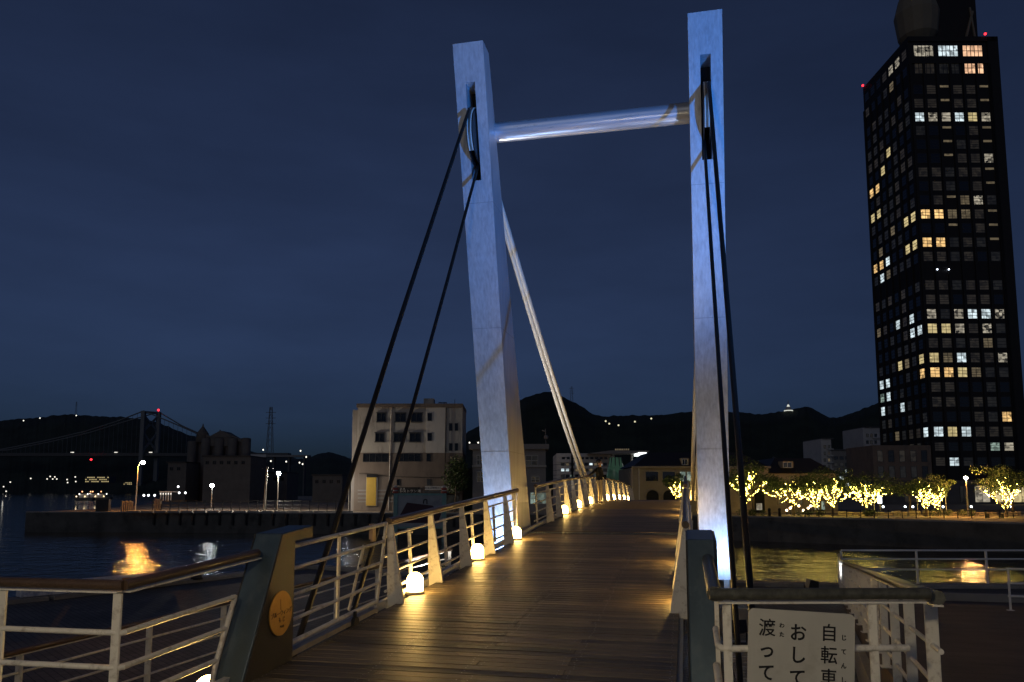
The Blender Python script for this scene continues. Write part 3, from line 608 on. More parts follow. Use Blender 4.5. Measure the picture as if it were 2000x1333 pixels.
def window_at(parent, a, b, c, e, y, kind, fm, nx=2, ny=1, proud=.06, sill=False, bar=.07, rz=0, name='window'):
    w, h = round(b - a, 2), round(e - c, 2); key = (w, h, nx, ny, proud, sill, bar, fm.name)
    if key not in _wc:
        m_ = MB(); m_.b2((-w/2 - bar, -proud, -h/2 - bar), (-w/2, .0, h/2 + bar)); m_.b2((w/2, -proud, -h/2 - bar), (w/2 + bar, .0, h/2 + bar))
        m_.b2((-w/2, -proud, h/2), (w/2, .0, h/2 + bar)); m_.b2((-w/2, -proud, -h/2 - bar), (w/2, .0, -h/2))
        for i in range(1, nx): q = -w/2 + w * i / nx; m_.b2((q - bar/2, -proud * .8, -h/2), (q + bar/2, -.005, h/2))
        for j in range(1, ny): q = -h/2 + h * j / ny; m_.b2((-w/2, -proud * .7, q - bar/2), (w/2, -.006, q + bar/2))
        if sill: m_.b2((-w/2 - 2.2 * bar, -proud * 2.6, -h/2 - 2.8 * bar), (w/2 + 2.2 * bar, 0, -h/2 - bar)); m_.b2((-w/2 - 2.2 * bar, -proud * 3, h/2 + bar), (w/2 + 2.2 * bar, 0, h/2 + 2.2 * bar))
        _wc[key] = (m_.mesh('window', fm), MB().quad((-w/2, -.012, -h/2), (w/2, -.012, -h/2), (w/2, -.012, h/2), (-w/2, -.012, h/2)).mesh('pane', PANE['k'], False))
    wm, pm = _wc[key]
    o = inst(name, wm, parent, ((a + b) / 2, y, (c + e) / 2), (0, 0, rz)); p_ = inst('pane', pm, o)
    p_.material_slots[0].link = 'OBJECT'; p_.material_slots[0].material = PANE[kind]
    return o
M['frame'] = mat('window_frame', (.05, .05, .05), .5, .3, .1)
M['framew'] = mat('window_frame_white', (.55, .53, .48), .5, 0, .1)
M['stucco'] = mat('stained_stucco', (.46, .42, .36), .9, 0, .10, .8, (1, 1, .25), dirt=(.14, .12, .10), dirt_amt=.75, dscale=.8)
M['stucco_l'] = mat('pale_panel', (.60, .56, .49), .85, 0, .06, 1.5, (1, 1, .3), dirt=(.25, .22, .18), dirt_amt=.4, dscale=.8)
M['taupe'] = mat('taupe_wall', (.20, .155, .12), .9, 0, .15, .8, (1, 1, .4), dirt=(.08, .07, .06), dirt_amt=.6, dscale=.6)
M['greywall'] = mat('grey_wall', (.26, .24, .22), .85, 0, .1, 1)
M['apt'] = mat('pale_apartment_wall', (.55, .53, .50), .85, 0, .1, .6)
M['greyd'] = mat('dark_grey_wall', (.10, .10, .10), .85, 0, .2, .5)
M['greenwall'] = mat('green_shed', (.06, .11, .08), .6, 0, .2, 2, (6, 6, .2))
M['sand'] = mat('sandstone_wall', (.36, .29, .20), .85, 0, .12, .6, dirt=(.18, .13, .08), dirt_amt=.5, dscale=.5)
M['roof'] = mat('slate_roof', (.022, .020, .022), .6, 0, .3, 3)
M['tower_wall'] = mat('dark_brick_tower', (.014, .012, .012), .75, 0, .2, .3)
M['beige'] = mat('beige_panel', (.22, .19, .14), .8, 0, .1, .4)
M['yellow'] = mat('yellow_banner', (.58, .36, .05), .7, 0, .1, .6)
M['signw'] = mat('sign_white', (.55, .53, .50), .6, 0, .05)
M['teal'] = mat('teal_paint', (.20, .36, .33), .6, 0, .2, 2, dirt=(.4, .42, .40), dirt_amt=.4)
M['redp'] = mat('red_paint', (.40, .08, .05), .6, 0, .1)
M['pole'] = mat('concrete_pole', (.36, .35, .32), .8, 0, .1)
M['steel_far'] = mat('far_steel', (.15, .16, .17), .6, .1, .1)

# ---- far shores (setting)
def fz(px, py, z=WZ): p_ = onz(px, py, z); return (p_.x, p_.y)
pe = [fz(48, 1040), fz(300, 1040.5), fz(640, 1043.5), fz(1000, 1047), fz(1300, 1052), fz(1500, 1058), fz(1750, 1068), fz(2050, 1085)]
farpoly = pe + [(130, 40), (330, 120), (330, 420), (-40, 420), (-220, 330)] + [tuple((RV * -72 + FV * 145)[:2])]
slab('far_quay', farpoly, 0, -4.5, [M['promenade'], M['wallc']])
cp = MB()
for i in range(len(pe) - 1):
    A, B = Vector((*pe[i], .08)), Vector((*pe[i+1], .08)); d = (B - A).normalized(); nrm = Vector((-d.y, d.x, 0))
    cp.beam(A + nrm * .28 + d * .01, B + nrm * .28 - d * .01, .6, .16)
o = cp.build('far_quay_coping', M['concrete']); tag(o, kind='structure')
# rubber fenders along the left half of the far wall
for i in range(26):
    q = i / 26; A, B = (Vector((*pe[1], 0)), Vector((*pe[3], 0))); P0 = A.lerp(B, q) if False else (Vector((*pe[1], 0)).lerp(Vector((*pe[2], 0)), q * 2) if q < .5 else Vector((*pe[2], 0)).lerp(Vector((*pe[3], 0)), q * 2 - 1))
    o = MB().tube([(0, -.14, -.1), (0, -.14, -1.6)], .16, 8).box((0, -.10, -.2), (.5, .2, .3)).build('wall_fender', M['rubber']); o.location = P0; o.rotation_euler = (0, 0, YAW)
    tag(o, f'{ORD[i]} black rubber fender from the left on the far quay wall', 'fender', 'fenders on the far quay wall')

def hill(name, prof, d, base_drop, depthw, mt, seed, jag=1.0, z0=-3):
    rnd = np.random.RandomState(seed); pxs = np.arange(prof[0][0], prof[-1][0] + .1, 3.0); pys = np.interp(pxs, [p_[0] for p_ in prof], [p_[1] for p_ in prof])
    k = np.hanning(9); k /= k.sum(); pys = np.convolve(np.pad(pys, 4, mode='edge'), k, 'valid')
    j = rnd.uniform(-1, 1, len(pxs)); j = np.convolve(np.pad(j, 1, mode='edge'), [.3, .4, .3], 'valid') * 1.6 * jag
    b = MB(); rows = [(-depthw, 0), (-depthw * .72, .25), (-depthw * .45, .52), (-depthw * .2, .82), (0, 1.0), (depthw * .4, .7), (depthw, 0)]
    vs = []
    for (dd, f) in rows:
        for i, px in enumerate(pxs):
            cx, zr = cxz(px, pys[i] + j[i] * (.4 + .6 * (f == 1)), d); zr = max(zr, z0 + 2)
            wob = rnd.uniform(-.01, .01) * zr if 0 < f < 1 else 0
            p_ = RV * (cx * (1 + dd / d)) + FV * (d + dd); vs.append((p_.x, p_.y, z0 + (zr - z0) * f + wob))
    n_ = len(pxs)
    fs = [(r * n_ + i, r * n_ + i + 1, (r + 1) * n_ + i + 1, (r + 1) * n_ + i) for r in range(len(rows) - 1) for i in range(n_ - 1)]
    o = b.add(vs, fs, 0, True).build(name, mt); tag(o, kind='structure'); return o
hill('hills', [(-260, 850), (-120, 830), (0, 822), (40, 818), (74, 816), (118, 811), (140, 809), (170, 813), (245, 815), (306, 824), (372, 851), (450, 872), (500, 884), (560, 893), (600, 897), (680, 905), (760, 912)], 1500, 0, 280, M['hill'], 1)
hill('hills', [(560, 915), (590, 897), (620, 888), (645, 884), (668, 890), (700, 900), (760, 905), (840, 890), (880, 870), (905, 856), (912, 843), (937, 834), (970, 812), (1000, 792), (1017, 782), (1045, 770), (1070, 765), (1100, 775), (1137, 795), (1165, 813), (1212, 812), (1287, 811), (1350, 805), (1400, 806), (1438, 805), (1480, 810), (1519, 805), (1550, 801), (1574, 794), (1595, 802), (1613, 813), (1636, 817), (1675, 803), (1717, 787), (1760, 770), (1850, 760), (2000, 780), (2200, 800)], 760, 0, 200, M['hilln'], 2, 1.3)

# ---- high-rise
hr = Far('high_rise', 'very tall dark apartment tower with many small gridded windows, some lit', 'building', 1826, 175)
Z0 = 111.8; Wd = 21.6; Dp = 24.0
MB().b2((0, .3, 0), (Wd, Dp, Z0)).build('wall', M['tower_wall'], hr.root)
rib = MB()
for i in range(7): rib.b2((-.05 + i * 3.16 + .0, 0, 6), (.55 + i * 3.16, .28, 105))
rib.b2((19.0, .0, 0), (Wd + .02, .28, Z0)); rib.b2((0, .02, 105), (19.0, .28, 105.9)); rib.b2((0, .0, 110.6), (Wd, .28, Z0 + .02)); rib.build('wall_rib', M['tower_wall'], hr.root)
rows = ['...', '...', 'kDTDDT', 'DDTDDT', 'WHHWYH', 'dkTkDT', 'kkTdDT', 'kkTDDH', 'DDdDDT', 'kDdkDT', 'kDTBHd', 'OOBBDT', 'kkTkDT', 'OOdDdT', 'DDdDkd', '', 'DDdDDd', 'DDkDDk', 'HdHWWH', 'YYHDHd', 'DDdDBd', 'YBWDDH', 'OOYBdd', 'DDkkdk', 'DDkDdk', 'kkkDdO', 'WYWDDD', 'DkkDGH', 'DWdkkk']
rowz = [108.27, 103.9, 98.46] + [95.0 - 3.42 * i for i in range(26)]
nwin = 0
for r, z in enumerate(rowz):
    if r < 2:
        for c, kd in enumerate(('HWP', 'DdP')[r]):
            xa = 1.35 + c * 5.9; window_at(hr.root, xa, xa + 4.6, z - 1.35, z + 1.35, .28, kd, M['frame'], 5, 2, .05, bar=.16); nwin += 1
        continue
    if not rows[r]: continue
    for c, kd in enumerate(rows[r]):
        xa = .75 + c * 3.16; strip = kd == 'T'; k2 = 'D' if strip else kd
        hh = 1.08 if r < 27 else .9
        if strip: window_at(hr.root, xa, xa + 2.05, z + .55, z + hh, .28, 'B', M['frame'], 1, 1, .05, bar=.1)
        else: window_at(hr.root, xa, xa + 2.05, z - hh, z + hh, .28, k2, M['frame'], 2 if kd in 'YOWB' else 1, 4 if kd in 'DB' else 3, .05, bar=.1)
        nwin += 1
# left face, seen steeply: windows on the plane x=0 looking to -x
lit = {(0, 0): 'D', (0, 1): 'H', (0, 2): 'H', (0, 3): 'D', (1, 2): 'B', (3, 2): 'D', (4, 1): 'D', (5, 3): 'Y', (6, 4): 'Y', (7, 6): 'O', (7, 5): 'O', (9, 6): 'Y', (9, 5): 'Y', (8, 2): 'D', (9, 2): 'D',
       (11, 0): 'Y', (11, 1): 'Y', (11, 3): 'B', (12, 5): 'B', (13, 6): 'O', (13, 5): 'O', (13, 0): 'Y', (13, 1): 'Y', (13, 4): 'W', (14, 4): 'B', (14, 5): 'W', (16, 6): 'D', (18, 1): 'W', (18, 2): 'D', (18, 3): 'W', (19, 0): 'W', (19, 1): 'W', (19, 2): 'D', (18, 6): 'B', (21, 0): 'Y', (21, 2): 'B', (22, 0): 'O', (22, 6): 'W', (22, 5): 'W', (23, 6): 'G', (23, 5): 'W', (24, 6): 'W', (24, 3): 'W', (26, 0): 'W', (26, 4): 'B', (27, 4): 'W', (21, 3): 'Y'}
ribl = MB()
for i in range(8): ribl.b2((-.28, .35 + i * 3.3, 6), (0, .35 + i * 3.3 + .6, 105))
ribl.build('wall_rib', M['tower_wall'], hr.root)
cells = [(r, c) for r in range(len(rowz)) if r != 15 for c in range(7)]; cells.sort(key=lambda q: (q not in lit, q[0] > 20, q))
rw = MB(); KS = 'kdD'
for (r, c) in cells:
    z = rowz[r]; kd = lit.get((r, c), random.choice('kkkddD')); y0_ = 1.15 + c * 3.3
    if nwin < 298:
        w_ = window_at(hr.root, -1.05, 1.05, z - 1.08, z + 1.08, 0, kd, M['frame'], 1, 3, .05, bar=.1, rz=-math.pi / 2); w_.location = (-.01, y0_ + 1.1, z); nwin += 1
    else:
        rw.quad((-.012, y0_, z - 1.08), (-.012, y0_ + 2.1, z - 1.08), (-.012, y0_ + 2.1, z + 1.08), (-.012, y0_, z + 1.08), KS.index(kd if kd in KS else 'd'))
        for q in (-1.1, -.36, .36, 1.1): rw.b2((-.06, y0_ - .05, z + q - .05), (-.015, y0_ + 2.15, z + q + .05), 3)
o = rw.build('window', [PANE['k'], PANE['d'], PANE['D'], M['frame']], hr.root, False); tag(o, kind='stuff')
# roof: dark upper block, flared observation drum, red warning lights
MB().b2((9.2, 4, Z0), (19.4, 18, Z0 + 22)).build('upper_block', M['tower_wall'], hr.root)
MB().lathe((6.0, 6.5, Z0), [(2.0, 0.15), (4.5, 3.6), (5.2, 9.5), (4.0, 14)], 14, smooth=False).build('observation_drum', M['beige'], hr.root)
st = MB().beam((16.0, 3.8, Z0 + 1), (18.4, 3.9, Z0 + 9), .5, .5).beam((18.6, 3.8, Z0 + 1), (17.8, 3.9, Z0 + 10), .4, .4); st.build('roof_strut', M['beige'], hr.root)
M['redlight'] = emit('red_beacon', (1, .02, .03), 5, 'NONE')
for q in ((18.6, -.1, Z0 + .6), (-.2, Dp - .4, Z0 + .5)): MB().ball(q, .28, 8, 6).build('warning_light', M['redlight'], hr.root)
for q in ((3.6, .0, 54.2), (6.3, .0, 54.2)): MB().ball(q, .18, 8, 6).build('floor_light', emit('floor_spot', (.75, .85, 1), 6, 'NONE'), hr.root)
# podium with lit shop fronts
MB().b2((-14, -6, 0), (Wd + 6, .0, 5.2)).build('podium', M['greyd'], hr.root)
for (a, b, kd) in ((-10, -7.4, 'D'), (-4.8, -2.2, 'B'), (2.2, 3.6, 'd'), (5.4, 8.6, 'H'), (9.8, 17.5, 'Y')): window_at(hr.root, a, b, .5, 4.0, -6.0, kd, M['frame'], 2 if b - a < 4 else 4, 1, .06)
lb = MB().b2((-13.6, -.0, 5.2), (-.4, 14, 13.2)); lb.build('low_wing', M['taupe'], hr.root)
for c in range(5):
    for r in range(2): window_at(hr.root, -12.6 + c * 2.5, -11.4 + c * 2.5, 5.9 + r * 3.6, 8.4 + r * 3.6, -.02, random.choice('kkdD'), M['frame'], 1, 2, .06)

# ---- cream office building on the far quay (left of the tower)
cb_ = Far('office_building', 'four storey stained cream building with brown base on the far quay', 'building', 690, 114)
cb_.box('wall', M['stucco'], 698, 832, 792, 885, 9); cb_.box('wall', M['stucco_l'], 832, 870, 796, 885, 9, -.12); cb_.box('wall', M['stucco'], 870, 903, 796, 885, 9, -.02)
cb_.box('base_wall', M['taupe'], 692, 903, 885, 1003, 9.1, -.05, ground=True)
cb_.box('side_wall', M['greywall'], 684, 698, 800, 1003, 7, 1.0, ground=True)
cb_.box('parapet', M['taupe'], 697, 904, 789, 796.5, 9.4, -.25)
cb_.box('roof_tank', M['stucco'], 823, 843, 774, 789.5, 2.2, 3)
rf = MB(); xa, xb, za, zb2 = cb_.x(853), cb_.x(868), cb_.z(790), cb_.z(783)
for xq in (xa, xb): rf.b2((xq - .06, 2, za), (xq + .06, 2.12, zb2))
rf.b2((xa, 2, zb2 - .1), (xb, 2.12, zb2)); rf.beam((xa, 2.05, za), (xb, 2.05, zb2), .08, .08); rf.beam((xb, 2.05, za), (xa, 2.05, zb2), .08, .08); rf.build('roof_frame', M['dark'], cb_.root)
MB().tube([(cb_.x(884), 3, cb_.z(789)), (cb_.x(884), 3, cb_.z(776))], .04, 5).build('antenna', M['dark'], cb_.root)
for (x0, x1) in ((737, 753), (773, 792), (804, 824)):
    for (y0, y1) in ((808, 823), (847, 862)): cb_.window(x0 - (3 if y0 > 830 else 0), x1 - (3 if y0 > 830 else 0), y0, y1, 'k', nx=2, sill=True, proud=.09)
for (y0, y1) in ((808, 822), (847, 861)): cb_.window(836, 843, y0, y1, 'k', nx=1, yoff=.12)
for (x0, x1) in ((878, 883), (889, 894)):
    for (y0, y1) in ((828, 841), (867, 880)): cb_.window(x0, x1, y0, y1, 'k', nx=1, yoff=.02)
cb_.window(710, 758, 887, 902, 'k', nx=4, yoff=.05); cb_.window(777, 821, 887, 901, 'k', nx=4, yoff=.05); cb_.window(834, 841, 887, 901, 'k', nx=1, yoff=.05)
cb_.window(776, 781, 937, 948, 'k', nx=1, yoff=.05); cb_.window(835, 840, 937, 948, 'd', nx=1, yoff=.05)
for yy in (957, 964, 972, 979): cb_.box('base_band', M['greywall'], 699, 776, yy, yy + 2.5, .06, -.12)
pp = MB().tube([(cb_.x(762), -.1, cb_.z(797)), (cb_.x(760), -.1, .2)], .07, 6); pp.build('down_pipe', M['stucco_l'], cb_.root)
pp = MB().tube([(cb_.x(870), -.2, cb_.z(797)), (cb_.x(868), -.2, .2)], .06, 6); pp.build('down_pipe', M['dark'], cb_.root)
MB().tube([(cb_.x(702), -.3, cb_.z(925)), (cb_.x(760), -.35, cb_.z(931)), (cb_.x(830), -.3, cb_.z(933)), (cb_.x(905), -.3, cb_.z(934))], .04, 5).build('wall_wire', M['dark'], cb_.root)
yb_ = cb_.box('banner', M['yellow'], 716, 735, 933, 988, .08, -.25); cb_.box('banner_board', M['signw'], 715.5, 737.5, 932, 989, .08, -.165); cb_.box('banner_head', M['black'], 717, 738, 927, 933, .1, -.27)
dk1 = cb_.box('shop_sign', M['black'], 761, 820, 952, 967, .12, -.3)
text('■ 釣具・えさ', .42, M['signw'], dk1, (cb_.x(775), -.32, cb_.z(956)), (math.pi/2, 0, 0)); text('レストラン 海', .5, M['signw'], dk1, (cb_.x(802), -.32, cb_.z(960)), (math.pi/2, 0, 0))
ws = cb_.box('shop_sign', M['signw'], 831, 897, 950, 957.5, .15, -.5); text('門司港名物焼カレー・海鮮プレート', .36, M['ink'], ws, (cb_.x(864), -.52, cb_.z(953.8)), (math.pi/2, 0, 0))
cb_.box('awning', M['greyd'], 829, 899, 959, 963, 1.2, -1.3)
cb_.window(772, 812, 972, 996, 'd', nx=4, yoff=.06); cb_.window(833, 848, 968, 998, 'D', nx=2, yoff=.06); cb_.window(852, 896, 968, 998, 'd', nx=4, yoff=.06)
# ivy tree at its right end
def leafball(b, c, r, n_, sz, rnd, flat=1.0):
    for _ in range(n_):
        while True:
            q = Vector((rnd.uniform(-1, 1), rnd.uniform(-1, 1), rnd.uniform(-1, 1)))
            if .25 < q.length < 1: break
        p_ = Vector(c) + Vector((q.x * r, q.y * r, q.z * r * flat)); a = Vector((rnd.gauss(0, 1), rnd.gauss(0, 1), rnd.gauss(0, 1))).normalized(); e = a.orthogonal().normalized() * sz * rnd.uniform(.6, 1.3); f_ = a.cross(e).normalized() * sz * rnd.uniform(.5, 1.0)
        b.add([p_ - e, p_ + f_ * .6, p_ + e, p_ - f_ * .6], [(0, 1, 2, 3)])
rnd = random.Random(3)
iv = Far('evergreen_shrub_tree', 'dark leafy tree growing against the right end of the cream building', 'tree', 888, 111)
b = MB()
for (px, py, r) in ((893, 905, 1.3), (890, 920, 1.7), (886, 935, 1.9), (895, 930, 1.6), (884, 946, 1.3), (900, 915, 1.1), (898, 943, 1.3)): leafball(b, (iv.x(px, py), rnd.uniform(-.5, .8), iv.z(py)), r, 260, .2, rnd)
b.build('crown', M['foliage'], iv.root, False); MB().tube([(0, 0, 0), (.2, 0, 2.5), (.1, .2, 5)], [.16, .12, .07], 7).build('trunk', M['bark'], iv.root)

# ---- green shed, grey house, block with lit windows, canopy, plaza hall
gs = Far('metal_shed', 'small green metal shed between the cream and the grey building', 'shed', 915, 118); gs.box('wall', M['greenwall'], 902, 926, 928, 1000, 6, ground=True); gs.box('roof', M['greyd'], 900, 928, 915, 928, 6.6, -.3); gs.box('door', M['greenwall'], 908, 921, 955, 1000, .08, -.09, ground=True)
gh = Far('grey_house', 'grey flat roofed two storey house behind the left pylon', 'building', 995, 112)
gh.box('wall', M['greywall'], 923, 1066, 878, 1003, 9, ground=True); gh.box('roof_slab', M['greywall'], 916, 1072, 868, 878, 10, -.6); gh.box('string_course', M['stucco'], 922, 1067, 909, 913, .3, -.25)
for (x0, x1, y0, y1, kd) in ((932, 943, 890, 908, 'd'), (1027, 1050, 891, 909, 'd'), (932, 945, 922, 941, 'D'), (1038, 1053, 931, 942, 'd'), (1036, 1066, 963, 984, 'G')): gh.window(x0, x1, y0, y1, kd, M['framew'], 2, 2)
ant = MB().tube([(gh.x(1068), 2, gh.z(868)), (gh.x(1067), 2, gh.z(836))], .05, 5).beam((gh.x(1060), 2, gh.z(839)), (gh.x(1068), 2, gh.z(841)), .3, .12); ant.ball((gh.x(1068), 1.9, gh.z(853)), .35, 8, 5); ant.build('antenna', M['greywall'], gh.root)
up = Far('utility_pole', 'dark utility pole behind the fore stay cables', 'pole', 1118, 118); MB().tube([(0, 0, 0), (0, 0, up.z(828))], [.2, .13], 8).build('post', M['dark'], up.root)
for zz in (833, 841): MB().beam((-1.1, -.15, up.z(zz)), (1.1, -.15, up.z(zz)), .1, .1).build('cross_arm', M['dark'], up.root)
wr = MB()
for k, (ya, yb2) in enumerate(((905, 912), (918, 922), (926, 932), (933, 938))): wr.tube([(up.x(940), -1, up.z(ya)), (up.x(1030), -1, up.z(ya + 7)), (0, 0, up.z(yb2 - 6)), (up.x(1200), 2, up.z(yb2))], .025, 4)
wr.build('wire', M['dark'], up.root)
bl = Far('station_building', 'long grey block with rows of small lit windows behind the man', 'building', 1145, 170)
bl.box('wall', M['apt'], 1087, 1200, 887, 1000, 14, ground=True); bl.box('upper_band', M['apt'], 1087, 1200, 886, 893, .3, -.25); bl.box('spandrel', M['apt'], 1087, 1200, 898, 903, .3, -.25)
for i in range(11): bl.window(1098 + i * 9.2, 1103 + i * 9.2, 893.5, 897, 'k', nx=1)
for i, kd in enumerate('dBdWBkWBWkB'): bl.window(1096 + i * 9.2, 1102 + i * 9.2, 905, 909.5, kd, nx=1)
for i, kd in enumerate('WWkBdDBDkdd'): bl.window(1096 + i * 9.2, 1102 + i * 9.2, 916, 921, kd, nx=1)
for i, kd in enumerate('dkGkdkdGkkG'): bl.window(1096 + i * 9.2, 1102 + i * 9.2, 928, 934, kd, nx=1)
gt = Far('glass_stair_tower', 'green lit curved glass stair tower beside the grey block', 'building', 1207, 150); MB().lathe((0, 3, 0), [(1.9, 0), (1.8, 6), (1.2, gt.z(893))], 14).build('glass', litpane('stair_glass', (.35, .8, .5), .05, .5, .4), gt.root)
for i in range(5): q = i * .62 + 3.3; MB().beam((1.95 * math.cos(q), 3 + 1.95 * math.sin(q), 0), (1.25 * math.cos(q), 3 + 1.25 * math.sin(q), gt.z(893)), .18, .18).build('mullion', M['greyd'], gt.root)
cn = Far('roof_canopy', 'wide flat roof canopy with a brightly lit white end', 'canopy', 1215, 165)
MB().prism([(cn.x(1150), 0, cn.z(886)), (cn.x(1195), 0, cn.z(880)), (cn.x(1271), 0, cn.z(881)), (cn.x(1265), 0, cn.z(884)), (cn.x(1200), 0, cn.z(887))], (0, 8, 0)).build('roof', M['greywall'], cn.root)
MB().b2((cn.x(1248), -.1, cn.z(889.5)), (cn.x(1264), 6, cn.z(884.2))).build('glow_soffit', emit('soffit_glow', (.95, 1, .98), 2.2), cn.root)  # soffit glows by itself, the lamplight on it put into the material
for xx in (1200, 1240): MB().tube([(cn.x(xx), 4, 0), (cn.x(xx), 4, cn.z(885))], .25, 8).build('column', M['greywall'], cn.root)
for i in range(7): window_at(cn.root, cn.x(1206 + i * 4.2), cn.x(1209 + i * 4.2), cn.z(878.5), cn.z(875.5), 3, 'B', M['frame'], 1, 1, .05)
ph = Far('plaza_hall', 'two storey sandstone hall with dark mansard roof and arched doors', 'building', 1370, 108)
def hallwall(x0, x1, yt_, arches, wins, y0=0):
    ph.box('wall', M['sand'], x0, x1, yt_, 1003, 14, y0, ground=True)
    for (xa, xb, ya) in arches:
        a, bb, zt_ = ph.x(xa), ph.x(xb), ph.z(ya); r = (bb - a) / 2; zc_ = zt_ - r; pts = [(a, y0 - .1, 0), (bb, y0 - .1, 0)] + [((a + bb) / 2 + r * math.cos(k * math.pi / 10), y0 - .1, zc_ + r * math.sin(k * math.pi / 10)) for k in range(11)]
        ar = MB().prism(pts, (0, .08, 0)).build('arch_door', M['black'], ph.root)
        window_at(ar, a + .4, bb - .4, .4, 1.3, y0 - .12, 'H', M['frame'], 4, 1, .04, bar=.05)
        rg = MB().tube([((a + bb) / 2 + (r + .15) * math.cos(k * math.pi / 12), y0 - .12, zc_ + (r + .15) * math.sin(k * math.pi / 12)) for k in range(13)], .14, 6); rg.build('arch_surround', M['sand'], ar)
    for (xa, xb, ya, yb2, kd) in wins: ph.window(xa, xb, ya, yb2, kd, M['sand'], 1 if kd == 'k' else 2, 1, yoff=-y0, proud=.12, bar=.2)
hallwall(1236, 1362, 914, [(1262, 1286, 958), (1295, 1318, 958)], [(1261, 1285, 922, 940, 'k'), (1294, 1318, 922, 940, 'k'), (1328, 1352, 922, 940, 'G')])
hallwall(1362, 1502, 914, [(1470, 1492, 958)], [(1440, 1455, 922, 940, 'k')])
hallwall(1502, 1560, 925, [], [(1525, 1534, 976, 985, 'B'), (1562, 1570, 976, 985, 'B')], .8); hallwall(1560, 1640, 925, [], [(1595, 1615, 980, 996, 'G')], .8)
MB().tube([(ph.x(1248), -.15, 0), (ph.x(1248), -.15, ph.z(914))], .07, 6).build('down_pipe', M['stucco_l'], ph.root)
ph.box('cornice', M['sand'], 1234, 1504, 911, 915, .5, -.4); ph.box('string_course', M['sand'], 1236, 1502, 948, 950.5, .2, -.17)
def mansard(x0, x1, yb2, yt_, inset, y0=0):
    a, bb, z0, z1 = ph.x(x0), ph.x(x1), ph.z(yb2), ph.z(yt_); i_ = inset
    MB().add([(a, y0 - .4, z0), (bb, y0 - .4, z0), (bb, y0 + 14, z0), (a, y0 + 14, z0), (a + i_, y0 + 3.2, z1), (bb - i_, y0 + 3.2, z1), (bb - i_, y0 + 11, z1), (a + i_, y0 + 11, z1)], [(0, 1, 5, 4), (1, 2, 6, 5), (2, 3, 7, 6), (3, 0, 4, 7), (4, 5, 6, 7)]).build('roof', M['roof'], ph.root)
mansard(1236, 1502, 912, 882, 3.0); mansard(1500, 1640, 924, 893, 2.4, .8)
for (xa, xb, ya, yb2, y0, kd) in ((1333, 1342, 898, 908, -.3, 'k'), (1534, 1550, 904, 913, .5, 'd')):
    dm = ph.box('dormer', M['sand'], xa - 2, xb + 2, ya - 3, yb2 + 1, 2.0, y0); window_at(dm, ph.x(xa), ph.x(xb), ph.z(yb2), ph.z(ya), y0 - .02, kd, M['framew'], 2, 1, .06)
MB().beam((ph.x(1540), 6, ph.z(890)), (ph.x(1580), 6, ph.z(912)), .25, .25).build('roof_ridge_strut', M['greyd'], ph.root)
# apartments far right behind
for (nm, px, x0, x1, yt_, lab, tall) in (('a', 1620, 1606, 1626, 858, 'narrow grey stair end of the distant apartment block', 0), ('b', 1665, 1626, 1690, 880, 'distant grey apartment slab with lit balconies', 1), ('c', 1705, 1689, 1722, 836, 'taller distant grey apartment block next to the high-rise', 0)):
    ap = Far('apartment_block', lab, 'building', px, 260, 'distant apartment blocks'); ap.box('wall', M['apt'] if not tall else M['greywall'], x0, x1, yt_, 990, 16, ground=True); ap.box('roof_slab', M['greyd'], x0 - 1, x1 + 1, yt_ - 2, yt_, 17, -.4)
    k = 0
    for yy in range(int(yt_) + 12, 965, 13):
        k += 1
        for xx in range(int(x0) + 3, int(x1) - 6, 8 if not tall else 11): ap.window(xx, xx + (4 if not tall else 7), yy, yy + 6, random.choice('kkkdddDB' if not tall else 'kkddDDWW' if 2 < k < 6 else 'kkkd'), nx=1)
        ap.box('balcony', M['apt'], x0 + (x1 - x0) * .45, x1, yy + 6.5, yy + 9, .8, -.85)
# ---- left: silo, sheds, fence, suspension bridge, pylons
si = Far('grain_silo', 'grey grain silo works with conveyor head house across the dock', 'silo', 415, 210)
for i in range(9):
    xx = si.x(360 + i * 13.5); MB().lathe((xx, 4 + (i % 2) * 2, 0), [(1.25, 0), (1.25, si.z(862 - (0 if i < 2 else 6))), (1.0, si.z(860 - (0 if i < 2 else 6)))], 14).build('silo_cell', M['greyd'], si.root)
si.box('head_house', M['greyd'], 392, 440, 852, 870, 6, 4); MB().prism([(si.x(390), 3.8, si.z(853)), (si.x(442), 3.8, si.z(853)), (si.x(420), 3.8, si.z(840)), (si.x(412), 3.8, si.z(841))], (0, 6.4, 0)).build('roof', M['greyd'], si.root)
MB().lathe((si.x(377), 5, si.z(862)), [(1.9, 0), (1.6, 2.2), (1.7, 2.3), (.25, 4.4), (.1, 5.2)], 12).build('cone_head', M['greyd'], si.root)
cv = MB().beam((si.x(380), 4.5, si.z(845)), (si.x(395), 4.5, si.z(854)), .8, .8).beam((si.x(425), 4.5, si.z(845)), (si.x(462), 4.5, si.z(862)), .9, .7).beam((si.x(414), 4.2, si.z(870)), (si.x(414), 4.2, si.z(838)), .3, .3); cv.build('conveyor', M['greyd'], si.root)
